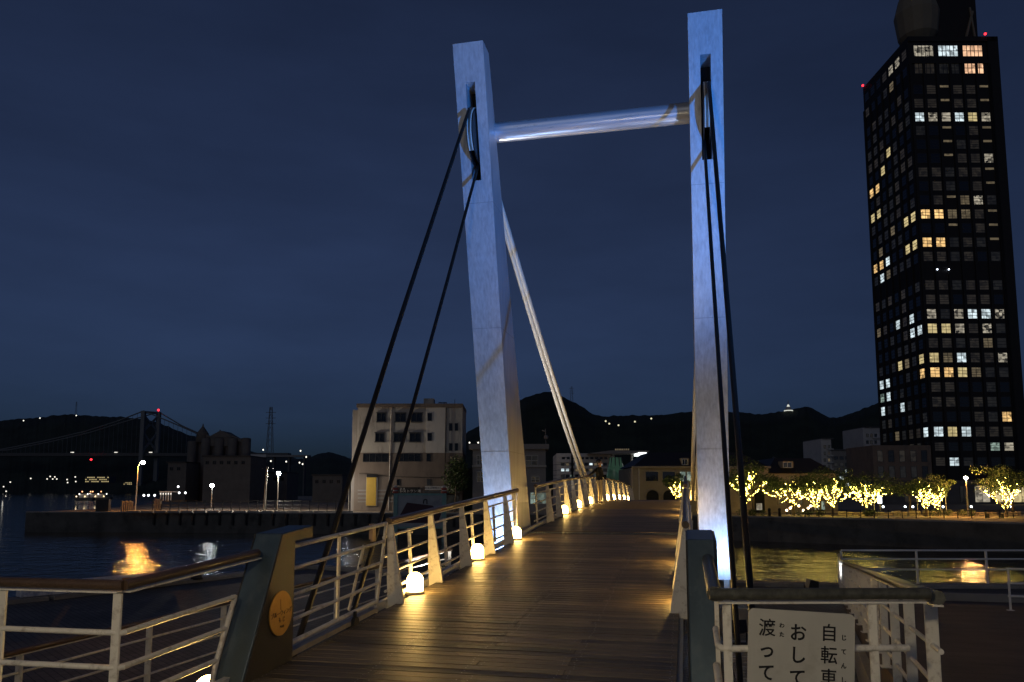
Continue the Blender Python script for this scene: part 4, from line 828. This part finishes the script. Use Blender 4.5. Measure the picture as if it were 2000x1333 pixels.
for (x0, x1, yt_, nm, lab, dpt) in ((396, 488, 893, 'dark_warehouse', 'broad dark warehouse block behind the white floodlight', 190), (326, 362, 905, 'dark_warehouse', 'dark stepped warehouse left of the silo', 205), (486, 560, 925, 'dark_warehouse', 'low dark shed right of the warehouse', 230), (610, 668, 930, 'dark_warehouse', 'dark shed row left of the cream building', 200)):
    w_ = Far(nm, lab, 'warehouse', (x0 + x1) / 2, dpt, 'dark warehouses across the dock'); w_.box('wall', M['greyd'], x0, x1, yt_, 990, 12, ground=True); w_.box('roof', M['roof'], x0 - 1, x1 + 1, yt_ - 3, yt_, 12.6, -.3)
    for xx in range(int(x0) + 6, int(x1) - 6, 14): w_.window(xx, xx + 6, yt_ + 8, yt_ + 14, 'k', nx=2)
vd = Far('elevated_road', 'pale elevated road deck lit by lamps beyond the dock', 'road bridge', 560, 420); vd.box('deck', M['concrete'], 478, 602, 889, 893, 6); vd.box('parapet', M['signw'], 478, 520, 888, 893.5, .3, -.4)
for xx in (500, 530, 560, 590): vd.box('pier', M['greyd'], xx, xx + 3, 893, 980, 3, 1, ground=True)
sb = Far('suspension_bridge', 'grey suspension bridge tower with cables and deck across the strait', 'bridge', 283, 1250)
lg = [(sb.x(273), 0), (sb.x(293), 18)]
zt_, zdk = sb.z(803), sb.z(885)
for k, (xq, yq) in enumerate(lg): MB().b2((xq - 3, yq - 3, -3), (xq + 3, yq + 3, zt_)).build('tower_leg', M['steel_far'], sb.root)
br = MB()
for (za, zb2) in ((zt_ - 6, (zt_ + zdk) / 2), ((zt_ + zdk) / 2, zdk + 2)): br.beam((lg[0][0], 0, za), (lg[1][0], 18, zb2), 3, 3); br.beam((lg[1][0], 18, za), (lg[0][0], 0, zb2), 3, 3)
br.beam((lg[0][0], 0, zt_ - 2), (lg[1][0], 18, zt_ - 2), 4, 4); br.build('cross_brace', M['steel_far'], sb.root)
MB().b2((sb.x(-60), 2, zdk - 5), (sb.x(560), 20, zdk)).build('deck', M['greyd'], sb.root)
for (yy, x0) in ((0, 273), (18, 293)):
    MB().tube([(sb.x(-80), yy, sb.z(884)), (sb.x(0), yy, sb.z(878)), (sb.x(80), yy, sb.z(862)), (sb.x(160), yy, sb.z(843)), (sb.x(220), yy, sb.z(824)), (sb.x(x0), yy, zt_), (sb.x(340), yy, sb.z(830)), (sb.x(400), yy, sb.z(856)), (sb.x(480), yy, sb.z(884))], 1.1, 6).build('main_cable', M['steel_far'], sb.root)
hg = MB()
for xx in list(range(0, 268, 9)) + list(range(306, 470, 9)): yq = np.interp(xx, [-80, 0, 80, 160, 220, 273, 340, 400, 480], [884, 878, 862, 843, 824, 803, 830, 856, 884]); hg.tube([(sb.x(xx), 0, sb.z(yq)), (sb.x(xx), 0, zdk)], .28, 4)
hgo = hg.build('hanger', M['steel_far'], sb.root); tag(hgo, kind='stuff')
MB().ball((lg[1][0], 16, zt_ + 3), 1.7, 8, 6).build('warning_light', M['redlight'], sb.root)
M['farlight'] = emit('far_white_light', (1, .95, .85), 1.2, 'NONE')
for xx in (136, 222, 290): MB().box((sb.x(xx), 1.5, zdk + 1), (5, 1, 1.1)).build('deck_light', M['farlight'], sb.root)
def pylon_lattice(name, lab, px, d, ytop, ybase, wb):
    pl = Far(name, lab, 'pylon', px, d, 'lattice pylons'); z0, z1 = pl.z(ybase), pl.z(ytop); b = MB(); n_ = 9
    for i in range(n_):
        za, zb2 = z0 + (z1 - z0) * i / n_, z0 + (z1 - z0) * (i + 1) / n_; wa, w2 = wb * (1 - .7 * i / n_), wb * (1 - .7 * (i + 1) / n_)
        for (sx_, sy_) in ((-1, -1), (1, -1), (1, 1), (-1, 1)): b.beam((sx_ * wa, sy_ * wa, za), (sx_ * w2, sy_ * w2, zb2), wb * .12, wb * .12); b.beam((sx_ * wa, sy_ * wa, za), (-sy_ * w2, sx_ * w2, zb2), wb * .07, wb * .07)
    b.build('lattice', M['steel_far'], pl.root)
    ar = MB()
    for q in (.70, .80, .90): ar.beam((-wb * 1.5, 0, z0 + (z1 - z0) * q), (wb * 1.5, 0, z0 + (z1 - z0) * q), wb * .14, wb * .14)
    ar.build('cross_arm', M['steel_far'], pl.root)
pylon_lattice('lattice_pylon', 'tall hazy lattice pylon left of the cream building', 524, 700, 795, 905, 3.0)
pylon_lattice('lattice_pylon', 'lattice pylon on the hill peak behind the fore stays', 1118, 760, 755, 800, 1.7)
pylon_lattice('lattice_pylon', 'tiny lattice mast on the far left hill', 139, 1480, 785, 812, 1.6)
pg = Far('hilltop_pagoda', 'floodlit white domed pagoda on the hilltop', 'pagoda', 1546, 755)
pgm = emit('floodlit_glow', (.92, .95, .85), .75, 'NONE')  # dome and band glow by themselves, floodlighting put into the material
MB().lathe((0, 0, pg.z(804)), [(3.6, 0), (3.6, 1.6), (2.9, 1.8), (2.6, 3.6), (1.6, 4.6)], 14).build('drum', M['signw'], pg.root); MB().lathe((0, 0, pg.z(795.5)), [(1.5, 0), (1.2, 1.2), (.7, 2.4)], 12).build('dome', pgm, pg.root); MB().lathe((0, 0, pg.z(791)), [(.5, 0), (.35, 3), (.1, 5)], 8).build('spire', M['signw'], pg.root); MB().lathe((0, 0, pg.z(803.5)), [(4.2, 0), (4.2, .8)], 14).build('glow_band', pgm, pg.root)

# ---- far lights scattered on hills and shore
def dots(lst, d, col, st, r, lab, grp):
    me = MB().ball((0, 0, 0), r, 6, 4).mesh('light', emit('dot_light', col, st, 'NONE'))
    for i, (px, py) in enumerate(sorted(lst)): o = inst('distant_light', me, None, at(px, py, d)); tag(o, f'{ORD[i]} {lab}, counted from the left', 'light', grp)
dots([(46, 822), (78, 817), (149, 812)], 1400, (1, .97, .85), 1.6, 1.1, 'tiny white light on the ridge of the far left hill', 'lights on the left hill')
dots([(7, 951), (20, 942), (12, 960), (60, 935), (92, 936), (98, 931), (107, 932), (103, 936), (111, 936), (131, 937), (147, 932), (148, 941), (132, 943)], 1150, (1, .94, .80), 1.4, 1.0, 'tiny white light on the dark far shore at left', 'lights on the far left shore')
dots([(1183, 823), (1190, 828), (1208, 831), (1272, 818), (1240, 824)], 690, (1, .92, .6), .9, .8, 'small light on the wooded hill behind the man', 'lights on the near hill')
dots([(905, 863), (917, 865), (934, 865), (514, 879), (587, 881), (598, 893), (559, 902), (585, 904), (591, 907), (529, 901)], 330, (1, .95, .8), 2.0, .34, 'small white lamp in the dark behind the dock', 'lights behind the dock')
o = MB().ball((0, 0, 0), 1.6, 8, 6).build('distant_light', M['redlight']); o.location = at(178, 898, 1240); tag(o, 'single red light low on the far left under the bridge deck', 'light')
def lit_building(lab, px, d, x0, x1, y0, y1, nx, ny, kind):
    f = Far('lit_building', lab, 'building', px, d); f.box('wall', M['greyd'], x0, x1, y0, y1, 20)
    for i in range(nx):
        for j in range(ny): w = (x1 - x0) / nx; h = (y1 - y0) / ny; f.window(x0 + w * (i + .2), x0 + w * (i + .85), y0 + h * (j + .25), y0 + h * (j + .75), kind if (i * 7 + j * 3) % 5 else 'D', nx=1, bar=.2, proud=.3)
lit_building('far shore hotel with three bright rows of windows', 190, 1150, 166, 213, 931, 943, 12, 3, 'Y'); lit_building('small lit hall on the far shore next to the orange lamp', 249, 1150, 241, 258, 942, 947.5, 5, 2, 'Y')
# lit ferry pier / boats
def boat(lab, px, py, d, L, lights):
    f = Far('moored_boat', lab, 'boat', px, d, 'boats on the far water', WZ); s_ = d / F
    MB().prism([(-L/2, 0, .0), (L/2, 0, .0), (L/2 + 1, 0, 1.6), (-L/2 - .4, 0, 1.4)], (0, 3, 0)).build('hull', M['greyd'], f.root); MB().b2((-L * .3, .4, 1.5), (L * .25, 2.6, 3.6)).build('cabin', M['signw'], f.root)
    for i in range(lights): MB().ball((-L * .42 + L * .84 * i / max(1, lights - 1), -.2, 2.2 + (i % 3) * 1.3), .36, 6, 4).build('deck_lamp', emit('boat_lamp', ((1, .75, .4), (1, .95, .85), (1, .45, .2))[i % 3], 3), f.root)
boat('lit boat with red and white lamps on the far left water', 164, 968, 420, 9, 6); boat('lit boat with white lamps beside the far pier', 190, 969, 430, 13, 8)
# white lit quay kiosk and lamps on the left dock
kk = Far('lit_shelter', 'white shelter with a row of lamps on the left dock', 'shelter', 325, 135); kk.box('roof', M['signw'], 311, 336, 960, 962, 2.5)
for i in range(5): kk.box('post', M['signw'], 313 + i * 5, 314 + i * 5, 962, 978, .2); MB().ball((kk.x(315 + i * 5), -.1, kk.z(965)), .13, 6, 4).build('lamp', M['farlight'], kk.root)
dots([(281, 968), (290, 968), (302, 968), (350, 963), (362, 963), (348, 951)], 140, (.95, .98, 1), 4, .20, 'small white lamp on the left dock', 'lamps on the left dock')
# ---- street lamps
def street_lamp(lab, px, py, ybase, d, col, st, r, arm=0, group=None):
    f = Far('street_lamp', lab, 'street lamp', px, d, group); z1 = f.z(py); a = arm
    MB().tube([(-a, 0, 0), (-a * .9, 0, z1 - .6), (-a * .6, 0, z1 - .1), (0, 0, z1 + .12)], [.09, .06, .05, .05], 7).build('post', M['pole'], f.root)
    MB().lathe((0, 0, z1 - r * .9), [(r * .3, 0), (r, r * .6), (r * .9, r * 1.4), (r * .3, r * 1.8)], 10).build('lamp_glass', emit('lamp_glow', col, st), f.root); MB().lathe((0, 0, z1 + r * .95), [(r * 1.15, 0), (r * .4, r * .5), (.03, r * .7)], 10).build('lamp_cap', M['dark'], f.root)
street_lamp('orange street lamp standing alone on the left dock', 277, 904, 985, 110, (1, .42, .08), 2600, .24, .8)
street_lamp('bright white lamp in front of the dark warehouse', 414, 949, 985, 128, (.9, .97, 1), 140, .30)
street_lamp('white street lamp beside the concrete pole on the dock', 543, 925, 1000, 110, (1, .90, .74), 2300, .27)
street_lamp('orange street lamp among the illuminated trees on the right', 1888, 934, 1005, 92, (1, .48, .13), 1700, .19)
street_lamp('small white lamp beside the left wall of the cream building', 682, 948, 1000, 111, (.95, .98, 1), 250, .13)
cpole = Far('utility_pole', 'pale concrete utility pole on the left dock', 'pole', 517, 108); MB().tube([(0, 0, 0), (.25, 0, cpole.z(912))], [.17, .12], 10).build('post', M['pole'], cpole.root); MB().beam((-.5, 0, cpole.z(915)), (1.0, 0, cpole.z(915)), .1, .1).build('cross_arm', M['dark'], cpole.root)
# ---- fence and kerb blocks on the left dock
fn = Far('dock_fence', 'low wire fence along the left dock edge', 'fence', 440, 109)
for i in range(22): xx = fn.x(300 + i * 17); MB().beam((xx, 0, 0), (xx, 0, 1.7), .08, .08).build('post', M['dark'], fn.root)
for zz in (.15, .6, 1.05, 1.6): MB().tube([(fn.x(300), 0, zz), (fn.x(657), 0, zz)], .03, 5).build('wire', M['dark'], fn.root)
for i in range(17):
    xx = 262 + i * 26; o = MB().b2((-.85, -.25, 0), (.75, .25, .34)).build('kerb_block', M['concrete']); bevel(o, .04, 1); o.location = (RV * cxz(xx, 1000, 107.2 - i * .14)[0] + FV * (107.2 - i * .14)); o.location.z = .0; o.rotation_euler = (0, 0, YAW); tag(o, f'{ORD[i]} pale kerb block from the left along the left dock edge', 'kerb block', 'kerb blocks on the left dock')
gtb = Far('wooden_gate', 'dark wooden gate post with orange lit boards near the orange lamp', 'gate', 200, 108.6); gtb.box('dark_panel', M['dark'], 187, 212, 976, 1000, .6, ground=True)
for i in range(6): gtb.box('board', M['sand'], 236 + i * 4, 239 + i * 4, 978 + (i % 2) * 2, 1000, .12, ground=True)
for i in range(3): gtb.box('board', M['sand'], 300 + i * 4.4, 303.6 + i * 4.4, 975, 1000, .12, .2, ground=True)
# ---- ship information board on its pontoon
ib = Far('ship_board', 'weathered teal framed picture board of a ship standing in the dock', 'sign', 818, 88, z=WZ)
for xq in (772, 867):
    ps = ib.box('post', M['teal'], xq - 4, xq + 4, 964, 1062, .45)
    for (yy, r, mt) in ((962, .34, 'redp'), (958.5, .26, 'signw'), (955.5, .34, 'redp'), (951, .20, 'signw')): MB().lathe((ib.x(xq), .22, ib.z(yy)), [(r * .7, -.13), (r, -.05), (r, .05), (r * .7, .13)], 12).build('knob', M[mt], ps)
MBb = ib.box('board', mat('faded_print', (.34, .36, .37), .7, 0, .15, .9, dirt=(.16, .18, .22), dirt_amt=.7, dscale=.6), 776, 863, 967, 1030, .15, .12)
ib.box('frame_bar', M['teal'], 774, 865, 964, 968, .3, .08); ib.box('frame_bar', M['teal'], 774, 865, 1029, 1033, .3, .08)
MB().prism([(ib.x(795), .10, ib.z(982)), (ib.x(845), .10, ib.z(988)), (ib.x(862), .10, ib.z(1004)), (ib.x(856), .10, ib.z(1022)), (ib.x(783), .10, ib.z(1022)), (ib.x(780), .10, ib.z(1010))], (0, .015, 0)).build('ship_print', mat('ship_print', (.055, .025, .035), .7, 0, .2, 1), MBb)
MB().tube([(ib.x(827), .1, ib.z(984)), (ib.x(828), .1, ib.z(977)), (ib.x(831), .1, ib.z(976)), (ib.x(834), .1, ib.z(977)), (ib.x(834), .1, ib.z(985))], .06, 6).build('ship_print', M['dark'], MBb)
ib.box('pontoon', M['greyd'], 765, 875, 1060, 1066, 2.5, -.3)

# ------------------------------------------------------------------ illuminated trees
M['bulb'] = emit('string_bulb', (1.0, .72, .13), 52)
def tree(lab, px, d, px0, px1, ytop, ybase, nbr, seed, crown=1.0, nb=260, fork=1.0):
    rnd = random.Random(seed); f = Far('illuminated_tree', lab, 'tree', px, d, 'trees wrapped in string lights'); zt_ = f.z(ytop); zf = f.z(ybase); xl, xr = f.x(px0), f.x(px1)
    tr = MB().tube([(0, 0, 0), (.04, 0, zf * .6), (0, 0, zf)], [.20, .15, .13], 8); bl_ = MB(); ends = []
    k = 0
    for i in range(nbr):
        t_ = i / max(1, nbr - 1); ex = xl + (xr - xl) * t_ + rnd.uniform(-.25, .25); ez = zf + (zt_ - zf) * (.62 + .38 * (1 - abs(2 * t_ - 1))) * rnd.uniform(.75, 1.0); ey = rnd.uniform(-1.3, 1.3)
        p0 = Vector((rnd.uniform(-.08, .08), 0, zf - .15)); p3 = Vector((ex, ey, ez)); p1 = p0.lerp(p3, .35) + Vector((rnd.uniform(-.15, .15), 0, .12)); p2 = p0.lerp(p3, .7) + Vector((rnd.uniform(-.2, .2), 0, rnd.uniform(-.05, .25)))
        pts = [p0, p1, p2, p3]; tr.tube(pts, [.09, .065, .045, .025], 6); ends.append(p3)
        br = [pts]
        for s_ in range(3):
            a = pts[1 + (s_ % 2)].lerp(pts[2 + (s_ % 2)], rnd.uniform(.2, .8)); e_ = a + Vector((rnd.uniform(-.9, .9), rnd.uniform(-.6, .6), rnd.uniform(.35, 1.1))); tr.tube([a, a.lerp(e_, .5) + Vector((0, 0, .08)), e_], [.04, .03, .018], 5); br.append([a, a.lerp(e_, .5) + Vector((0, 0, .08)), e_]); ends.append(e_)
        for bi, q in enumerate(br):
            nn = int(1.1 * nb / nbr * (.60 if bi == 0 else .07))
            for j in range(nn):
                u = rnd.random() * (len(q) - 1.001); c = q[int(u)].lerp(q[int(u) + 1], u - int(u)); off = Vector((rnd.gauss(0, .06), rnd.gauss(0, .06), rnd.gauss(0, .06)))
                bl_.ball(c + off, rnd.uniform(.022, .042), 5, 3); k += 1
    tr.build('trunk', M['bark'], f.root); o = bl_.build('string_lights', M['bulb'], f.root, False); tag(o, kind='stuff')
    lv = MB()
    for e_ in ends: leafball(lv, e_ + Vector((rnd.uniform(-.3, .3), rnd.uniform(-.3, .3), .25)), rnd.uniform(.6, 1.1) * crown, 70, .11, rnd, .55)
    for i in range(9): leafball(lv, (rnd.uniform(xl * 1.15, xr * 1.15), rnd.uniform(-1.2, 1.2), zt_ + rnd.uniform(-.9, .9) * crown), rnd.uniform(.7, 1.2) * crown, 80, .12, rnd, .5)
    lv.build('crown', M['foliage'], f.root, False)
tree('string lit tree directly right of the right pylon and its cables', 1453, 94, 1432, 1496, 908, 984, 6, 11)
tree('string lit tree with low wide spreading branches in front of the stone hall', 1548, 96, 1496, 1580, 944, 986, 7, 12, .9, 230)
tree('string lit slim tree left of the pair in the middle of the far promenade', 1594, 95, 1562, 1612, 940, 990, 5, 13)
tree('string lit slim tree right of the pair in the middle of the far promenade', 1624, 94, 1602, 1657, 932, 988, 6, 14)
tree('dense broad string lit tree between the slim pair and the orange lamp', 1690, 94, 1652, 1740, 942, 988, 9, 15, 1, 420)
tree('string lit tree in front of the high-rise, left of its close twin', 1806, 93, 1783, 1832, 945, 990, 6, 16)
tree('string lit tree in front of the high-rise, just left of the orange lamp', 1828, 95, 1805, 1855, 948, 990, 6, 17, .9, 200)
tree('string lit tree at the far right edge behind the bench', 1962, 91, 1920, 1999, 935, 994, 7, 18, 1.2, 300)
tree('small string lit tree seen past the right end of the deck', 1322, 100, 1303, 1346, 934, 972, 4, 19, .5, 150, 1)
# dark unlit trees behind
def plain_tree(lab, px, d, w, ytop, seed):
    rnd = random.Random(seed); f = Far('shade_tree', lab, 'tree', px, d, 'unlit trees on the far promenade'); zt_ = f.z(ytop); lv = MB()
    for i in range(26): q = rnd.uniform(-1, 1); leafball(lv, (q * w, rnd.uniform(-1.5, 1.5), zt_ * (.55 + .4 * (1 - abs(q)) * rnd.random())), rnd.uniform(.8, 1.4), 110, .15, rnd, .6)
    lv.build('crown', M['foliage'], f.root, False); tr = MB().tube([(0, 0, 0), (.1, 0, zt_ * .5), (-.1, 0, zt_ * .8)], [.2, .14, .06], 8); tr.tube([(.1, 0, zt_ * .4), (w * .6, 0, zt_ * .7)], [.09, .04], 6); tr.tube([(.1, 0, zt_ * .42), (-w * .6, .2, zt_ * .72)], [.09, .04], 6); tr.build('trunk', M['bark'], f.root)
plain_tree('dark unlit tree behind the lit slim pair', 1600, 100, 3.2, 910, 21); plain_tree('dark unlit tree behind the twin lit trees', 1775, 101, 3.4, 925, 22); plain_tree('tall dark tree at the far right behind the lit one', 1975, 97, 3.6, 895, 23); plain_tree('dark unlit tree right of the right pylon', 1470, 99, 3.0, 895, 24)
# ---- promenade furniture
pf = Far('promenade_fence', 'low dark post and rail fence along the right promenade', 'fence', 1750, 87.5)
for i in range(17): xx = pf.x(1570 + i * 27); MB().beam((xx, 0, 0), (xx, 0, .95), .08, .08).build('post', M['dark'], pf.root)
for zz in (.5, .9): MB().tube([(pf.x(1570), 0, zz), (pf.x(2002), 0, zz)], .03, 5).build('rail', M['dark'], pf.root)
bn = Far('park_bench', 'dark slatted bench near the far right promenade edge', 'bench', 1940, 88.5)
for zz in (.45,): 
    for j in range(3): MB().b2((-1.0, -.25 + j * .17, .42), (1.0, -.12 + j * .17, .46)).build('seat_slat', M['dark'], bn.root)
for zz in (.62, .78): MB().b2((-1.0, .27, zz), (1.0, .31, zz + .1)).build('back_slat', M['dark'], bn.root)
for xq in (-.8, .8): MB().b2((xq - .04, -.22, 0), (xq + .04, .3, .42)).build('leg', M['dark'], bn.root)
for (px, lab) in ((1501, 'left'), (1521, 'right')):
    f = Far('bollard', f'{lab} dark bollard of the pair at the edge right of the pylon', 'bollard', px, 91, 'bollards on the promenade edge'); MB().lathe((0, 0, 0), [(.17, 0), (.15, .75), (.19, .8), (.15, 1.0), (.05, 1.06)], 12).build('body', M['dark'], f.root)
for i, px in enumerate((1535, 1542, 1559, 1567, 1577, 1582)):
    f = Far('ground_globe', f'{ORD[i]} low warm globe light from the left before the stone hall', 'lamp', px, 100, 'terrace globe lights'); MB().ball((0, 0, .55 + (i % 3) * .28), .15, 8, 6).build('globe', emit('terrace_globe', (1, .72, .42), 9), f.root); MB().tube([(0, 0, 0), (0, 0, .45 + (i % 3) * .28)], .04, 6).build('stem', M['dark'], f.root)
for i, px in enumerate((1723, 1766, 1781, 1840, 1895, 1973)):
    f = Far('garden_light', f'{ORD[i]} small white path light from the left under the illuminated trees', 'lamp', px, 98, 'path lights'); MB().ball((0, 0, 1.05), .12, 8, 6).build('globe', emit('path_globe', (.85, .95, 1), 12), f.root); MB().tube([(0, 0, 0), (0, 0, .95)], .05, 6).build('stem', M['dark'], f.root)
for i, (px, w_) in enumerate(((1583, 2.2), (1692, 1.4), (1835, 1.8), (1466, 2.0), (1900, 2.6))):
    f = Far('hedge', ('clipped hedge below the slim lit trees', 'round bush at the quay edge below the dense lit tree', 'flower bush below the twin lit trees', 'low hedge by the tree right of the pylon', 'low hedge behind the orange street lamp')[i], 'hedge', px, 93, 'low greenery on the promenade'); b = MB(); rnd = random.Random(40 + i)
    for k in range(7): leafball(b, (rnd.uniform(-w_, w_) * .7, rnd.uniform(-.3, .3), .45), .5, 90, .09, rnd, .9)
    b.build('foliage', M['foliage'], f.root, False)
for i in range(24):
    px = 1640 + i * 15 + random.uniform(-4, 4); f_ = Far('low_stone', f'{ORD[i]} small pale stone seat from the left on the right promenade', 'stone seat', px, 95 + random.uniform(0, 2), 'stone seats on the promenade'); w_ = random.uniform(.25, .6); bevel(MB().b2((-w_, -.25, 0), (w_, .25, random.uniform(.35, .6))).build('block', M['sand'], f_.root), .05, 1)
for i, px in enumerate((1706, 1717, 1846, 1835, 1790)):
    f_ = Far('sign_post', ('thin white post left of the dense lit tree', 'thin white post with lit panel by the dense lit tree', 'thin pale post right of the twin lit trees', 'pale leaning post under the twin lit trees', 'thin pale post left of the twin lit trees')[i], 'post', px, 96, 'thin posts on the promenade'); MB().tube([(0, 0, 0), (0, 0, 2.6)], .05, 6).build('post', M['pole'], f_.root)
    if i == 1: MB().b2((-.25, -.08, 1.5), (.25, .08, 2.5)).build('lit_panel', emit('sign_panel', (.85, .93, 1), 2.5), f_.root)
# ---- painted mooring barriers at the near quay edge, mooring bollard
M['barrier'] = mat('painted_barrier', (.62, .63, .66), .6, 0, .1, 1.5, dirt=(.10, .14, .30), dirt_amt=.9, dscale=3.5)
for (p0, p1, lab) in ((fz(34, 1176, 0), fz(138, 1166, 0), 'white painted kerb barrier on the left quay edge'), (fz(160, 1163, 0), fz(330, 1146, 0), 'white barrier with blue and orange painting on the left quay edge')):
    A, B = Vector((*p0, 0)), Vector((*p1, 0)); L = (B - A).length; o = MB().prism([(0, -.22, 0), (0, .22, 0), (0, .16, .36), (0, -.16, .36)], (L, 0, 0)).build('kerb_barrier', M['barrier']); o.location = A + Vector((0, 0, .13)); o.rotation_euler = (0, 0, math.atan2(B.y - A.y, B.x - A.x)); bevel(o, .03, 2); tag(o, lab, 'barrier')
    if 'orange' in lab:
        MB().b2((L * .40, -.235, .02), (L * .52, -.20, .30)).build('orange_patch', mat('orange_patch', (.45, .22, .04), .6), o)
f_ = thing('mooring_bollard', 'dark mooring bollard on the quay edge behind the left pillar', 'bollard', (*fz(384, 1132, .1), .1)); MB().lathe((0, 0, 0), [(.22, 0), (.17, .1), (.16, .32), (.27, .38), (.27, .46), (.1, .5)], 14).build('body', M['dark'], f_)

# ------------------------------------------------------------------ the man on the deck
def person():
    p0 = onz(1173, 984.5, zd(31.2)); y_ = 31.0; x_ = -3.20
    x_ = -3.38; root = thing('person', 'man in black jacket and beige trousers standing at the railing by the cables', 'person', (x_, y_, zd(y_)), R_(-14))
    # local frame: faces +x ; y to his left
    J = {'pel': (0, 0, .93, .135, .115), 'bel': (.0, 0, 1.08, .14, .12), 'che': (-.01, 0, 1.30, .175, .125), 'nck': (.0, 0, 1.47, .062, .06), 'hd0': (.02, 0, 1.56, .075, .085), 'hd1': (.03, 0, 1.66, .082, .1), 'hd2': (.02, 0, 1.73, .06, .07),
         'hL': (0, .10, .88, .095, .1), 'kL': (.03, .12, .48, .066, .066), 'aL': (-.02, .13, .09, .045, .05), 'tL': (.12, .15, .04, .035, .04),
         'hR': (0, -.10, .88, .095, .1), 'kR': (.05, -.12, .48, .066, .066), 'aR': (.02, -.13, .09, .045, .05), 'tR': (.16, -.15, .04, .035, .04),
         'sL': (.0, .18, 1.40, .075, .075), 'eL': (.05, .25, 1.15, .055, .055), 'wL': (.20, .23, 1.00, .036, .036), 'fL': (.27, .22, .96, .03, .04),
         'sR': (-.02, -.19, 1.40, .07, .07), 'eR': (-.24, -.25, 1.20, .055, .055), 'wR': (-.36, -.22, 1.15, .036, .036), 'fR': (-.43, -.20, 1.15, .03, .04)}
    E_ = [('pel', 'bel'), ('bel', 'che'), ('che', 'nck'), ('nck', 'hd0'), ('hd0', 'hd1'), ('hd1', 'hd2'), ('pel', 'hL'), ('hL', 'kL'), ('kL', 'aL'), ('aL', 'tL'), ('pel', 'hR'), ('hR', 'kR'), ('kR', 'aR'), ('aR', 'tR'), ('che', 'sL'), ('sL', 'eL'), ('eL', 'wL'), ('wL', 'fL'), ('che', 'sR'), ('sR', 'eR'), ('eR', 'wR'), ('wR', 'fR')]
    ks = list(J); me = bpy.data.meshes.new('body'); me.from_pydata([J[k][:3] for k in ks], [(ks.index(a), ks.index(b)) for a, b in E_], [])
    tmp = bpy.data.objects.new('tmp', me); COL.objects.link(tmp); tmp.modifiers.new('skin', 'SKIN'); sv = me.skin_vertices[0].data if me.skin_vertices else None
    if sv is None:
        bm = bmesh.new(); bm.from_mesh(me); bm.verts.layers.skin.verify(); bm.to_mesh(me); bm.free(); sv = me.skin_vertices[0].data
    for i, k in enumerate(ks): sv[i].radius = J[k][3:]; sv[i].use_root = (k == 'pel')
    ss = tmp.modifiers.new('sub', 'SUBSURF'); ss.levels = 2; ss.render_levels = 2
    bpy.context.view_layer.update(); em = bpy.data.meshes.new_from_object(tmp.evaluated_get(bpy.context.evaluated_depsgraph_get())); bpy.data.objects.remove(tmp)
    em.materials.clear()
    for m_ in (mat('jacket', (.004, .004, .005), .8, 0, .2, 20), mat('trousers', (.52, .43, .29), .8, 0, .12, 12), mat('skin', (.48, .28, .19), .5, 0, .05), mat('shoe', (.05, .04, .035), .5)): em.materials.append(m_)
    for p_ in em.polygons:
        c = p_.center; p_.use_smooth = True
        hand = (c.x > .215 and c.z < 1.2 and c.z > .9) or (c.x < -.375 and c.z > 1.0)
        p_.material_index = 2 if (c.z > 1.485 or hand) else 3 if c.z < .10 else 1 if (c.z < .965 and abs(c.y) < .3) else 0
    bd_ = inst('body', em, root)
    hair = MB(); hair.ball((.0, 0, 1.69), .112, 14, 9, zs=.95); ho = hair.build('hair', mat('hair', (.012, .010, .009), .6, 0, .2, 30), root); ho.location = (-.022, 0, .012)
    MB().ball((.128, 0, 1.635), .022, 8, 6).ball((.02, .092, 1.63), .025, 6, 5).ball((.02, -.092, 1.63), .025, 6, 5).build('face_features', em.materials[2], root)
    MB().ball((.105, .035, 1.655), .014, 6, 5).ball((.105, -.035, 1.655), .014, 6, 5).box((.118, 0, 1.595), (.012, .05, .008)).build('eyes_and_mouth', M['dark'], root)
    for s_ in (1, -1):   # fingers, one hand closing on the rail
        q = J['fL' if s_ > 0 else 'fR']
        for k in range(4): yk = q[1] - .03 + k * .02; MB().tube([(q[0] + s_ * .01, yk, q[2] + .005), (q[0] + s_ * .045, yk, q[2] - .005), (q[0] + s_ * (.062 - .004 * abs(k - 1)), yk, q[2] - .035)], .009, 6).build('finger', em.materials[2], root)
        MB().tube([(q[0] - s_ * .02, q[1] + .035, q[2]), (q[0] + s_ * .03, q[1] + .05, q[2] - .02)], .010, 6).build('thumb', em.materials[2], root)
person()
# ---- street lamp on the approach behind the viewer
f_ = thing('approach_lamp', 'tall lamp post on the approach landing behind the viewer', 'street lamp', (-1.7, -.5, 1.3)); MB().tube([(0, 0, 0), (0, 0, 3.2)], .06, 10).build('post', M['dark'], f_)
MB().ball((0, 0, 3.38), .20, 16, 10).build('globe', emit('approach_globe', (1.0, .80, .50), 240), f_)
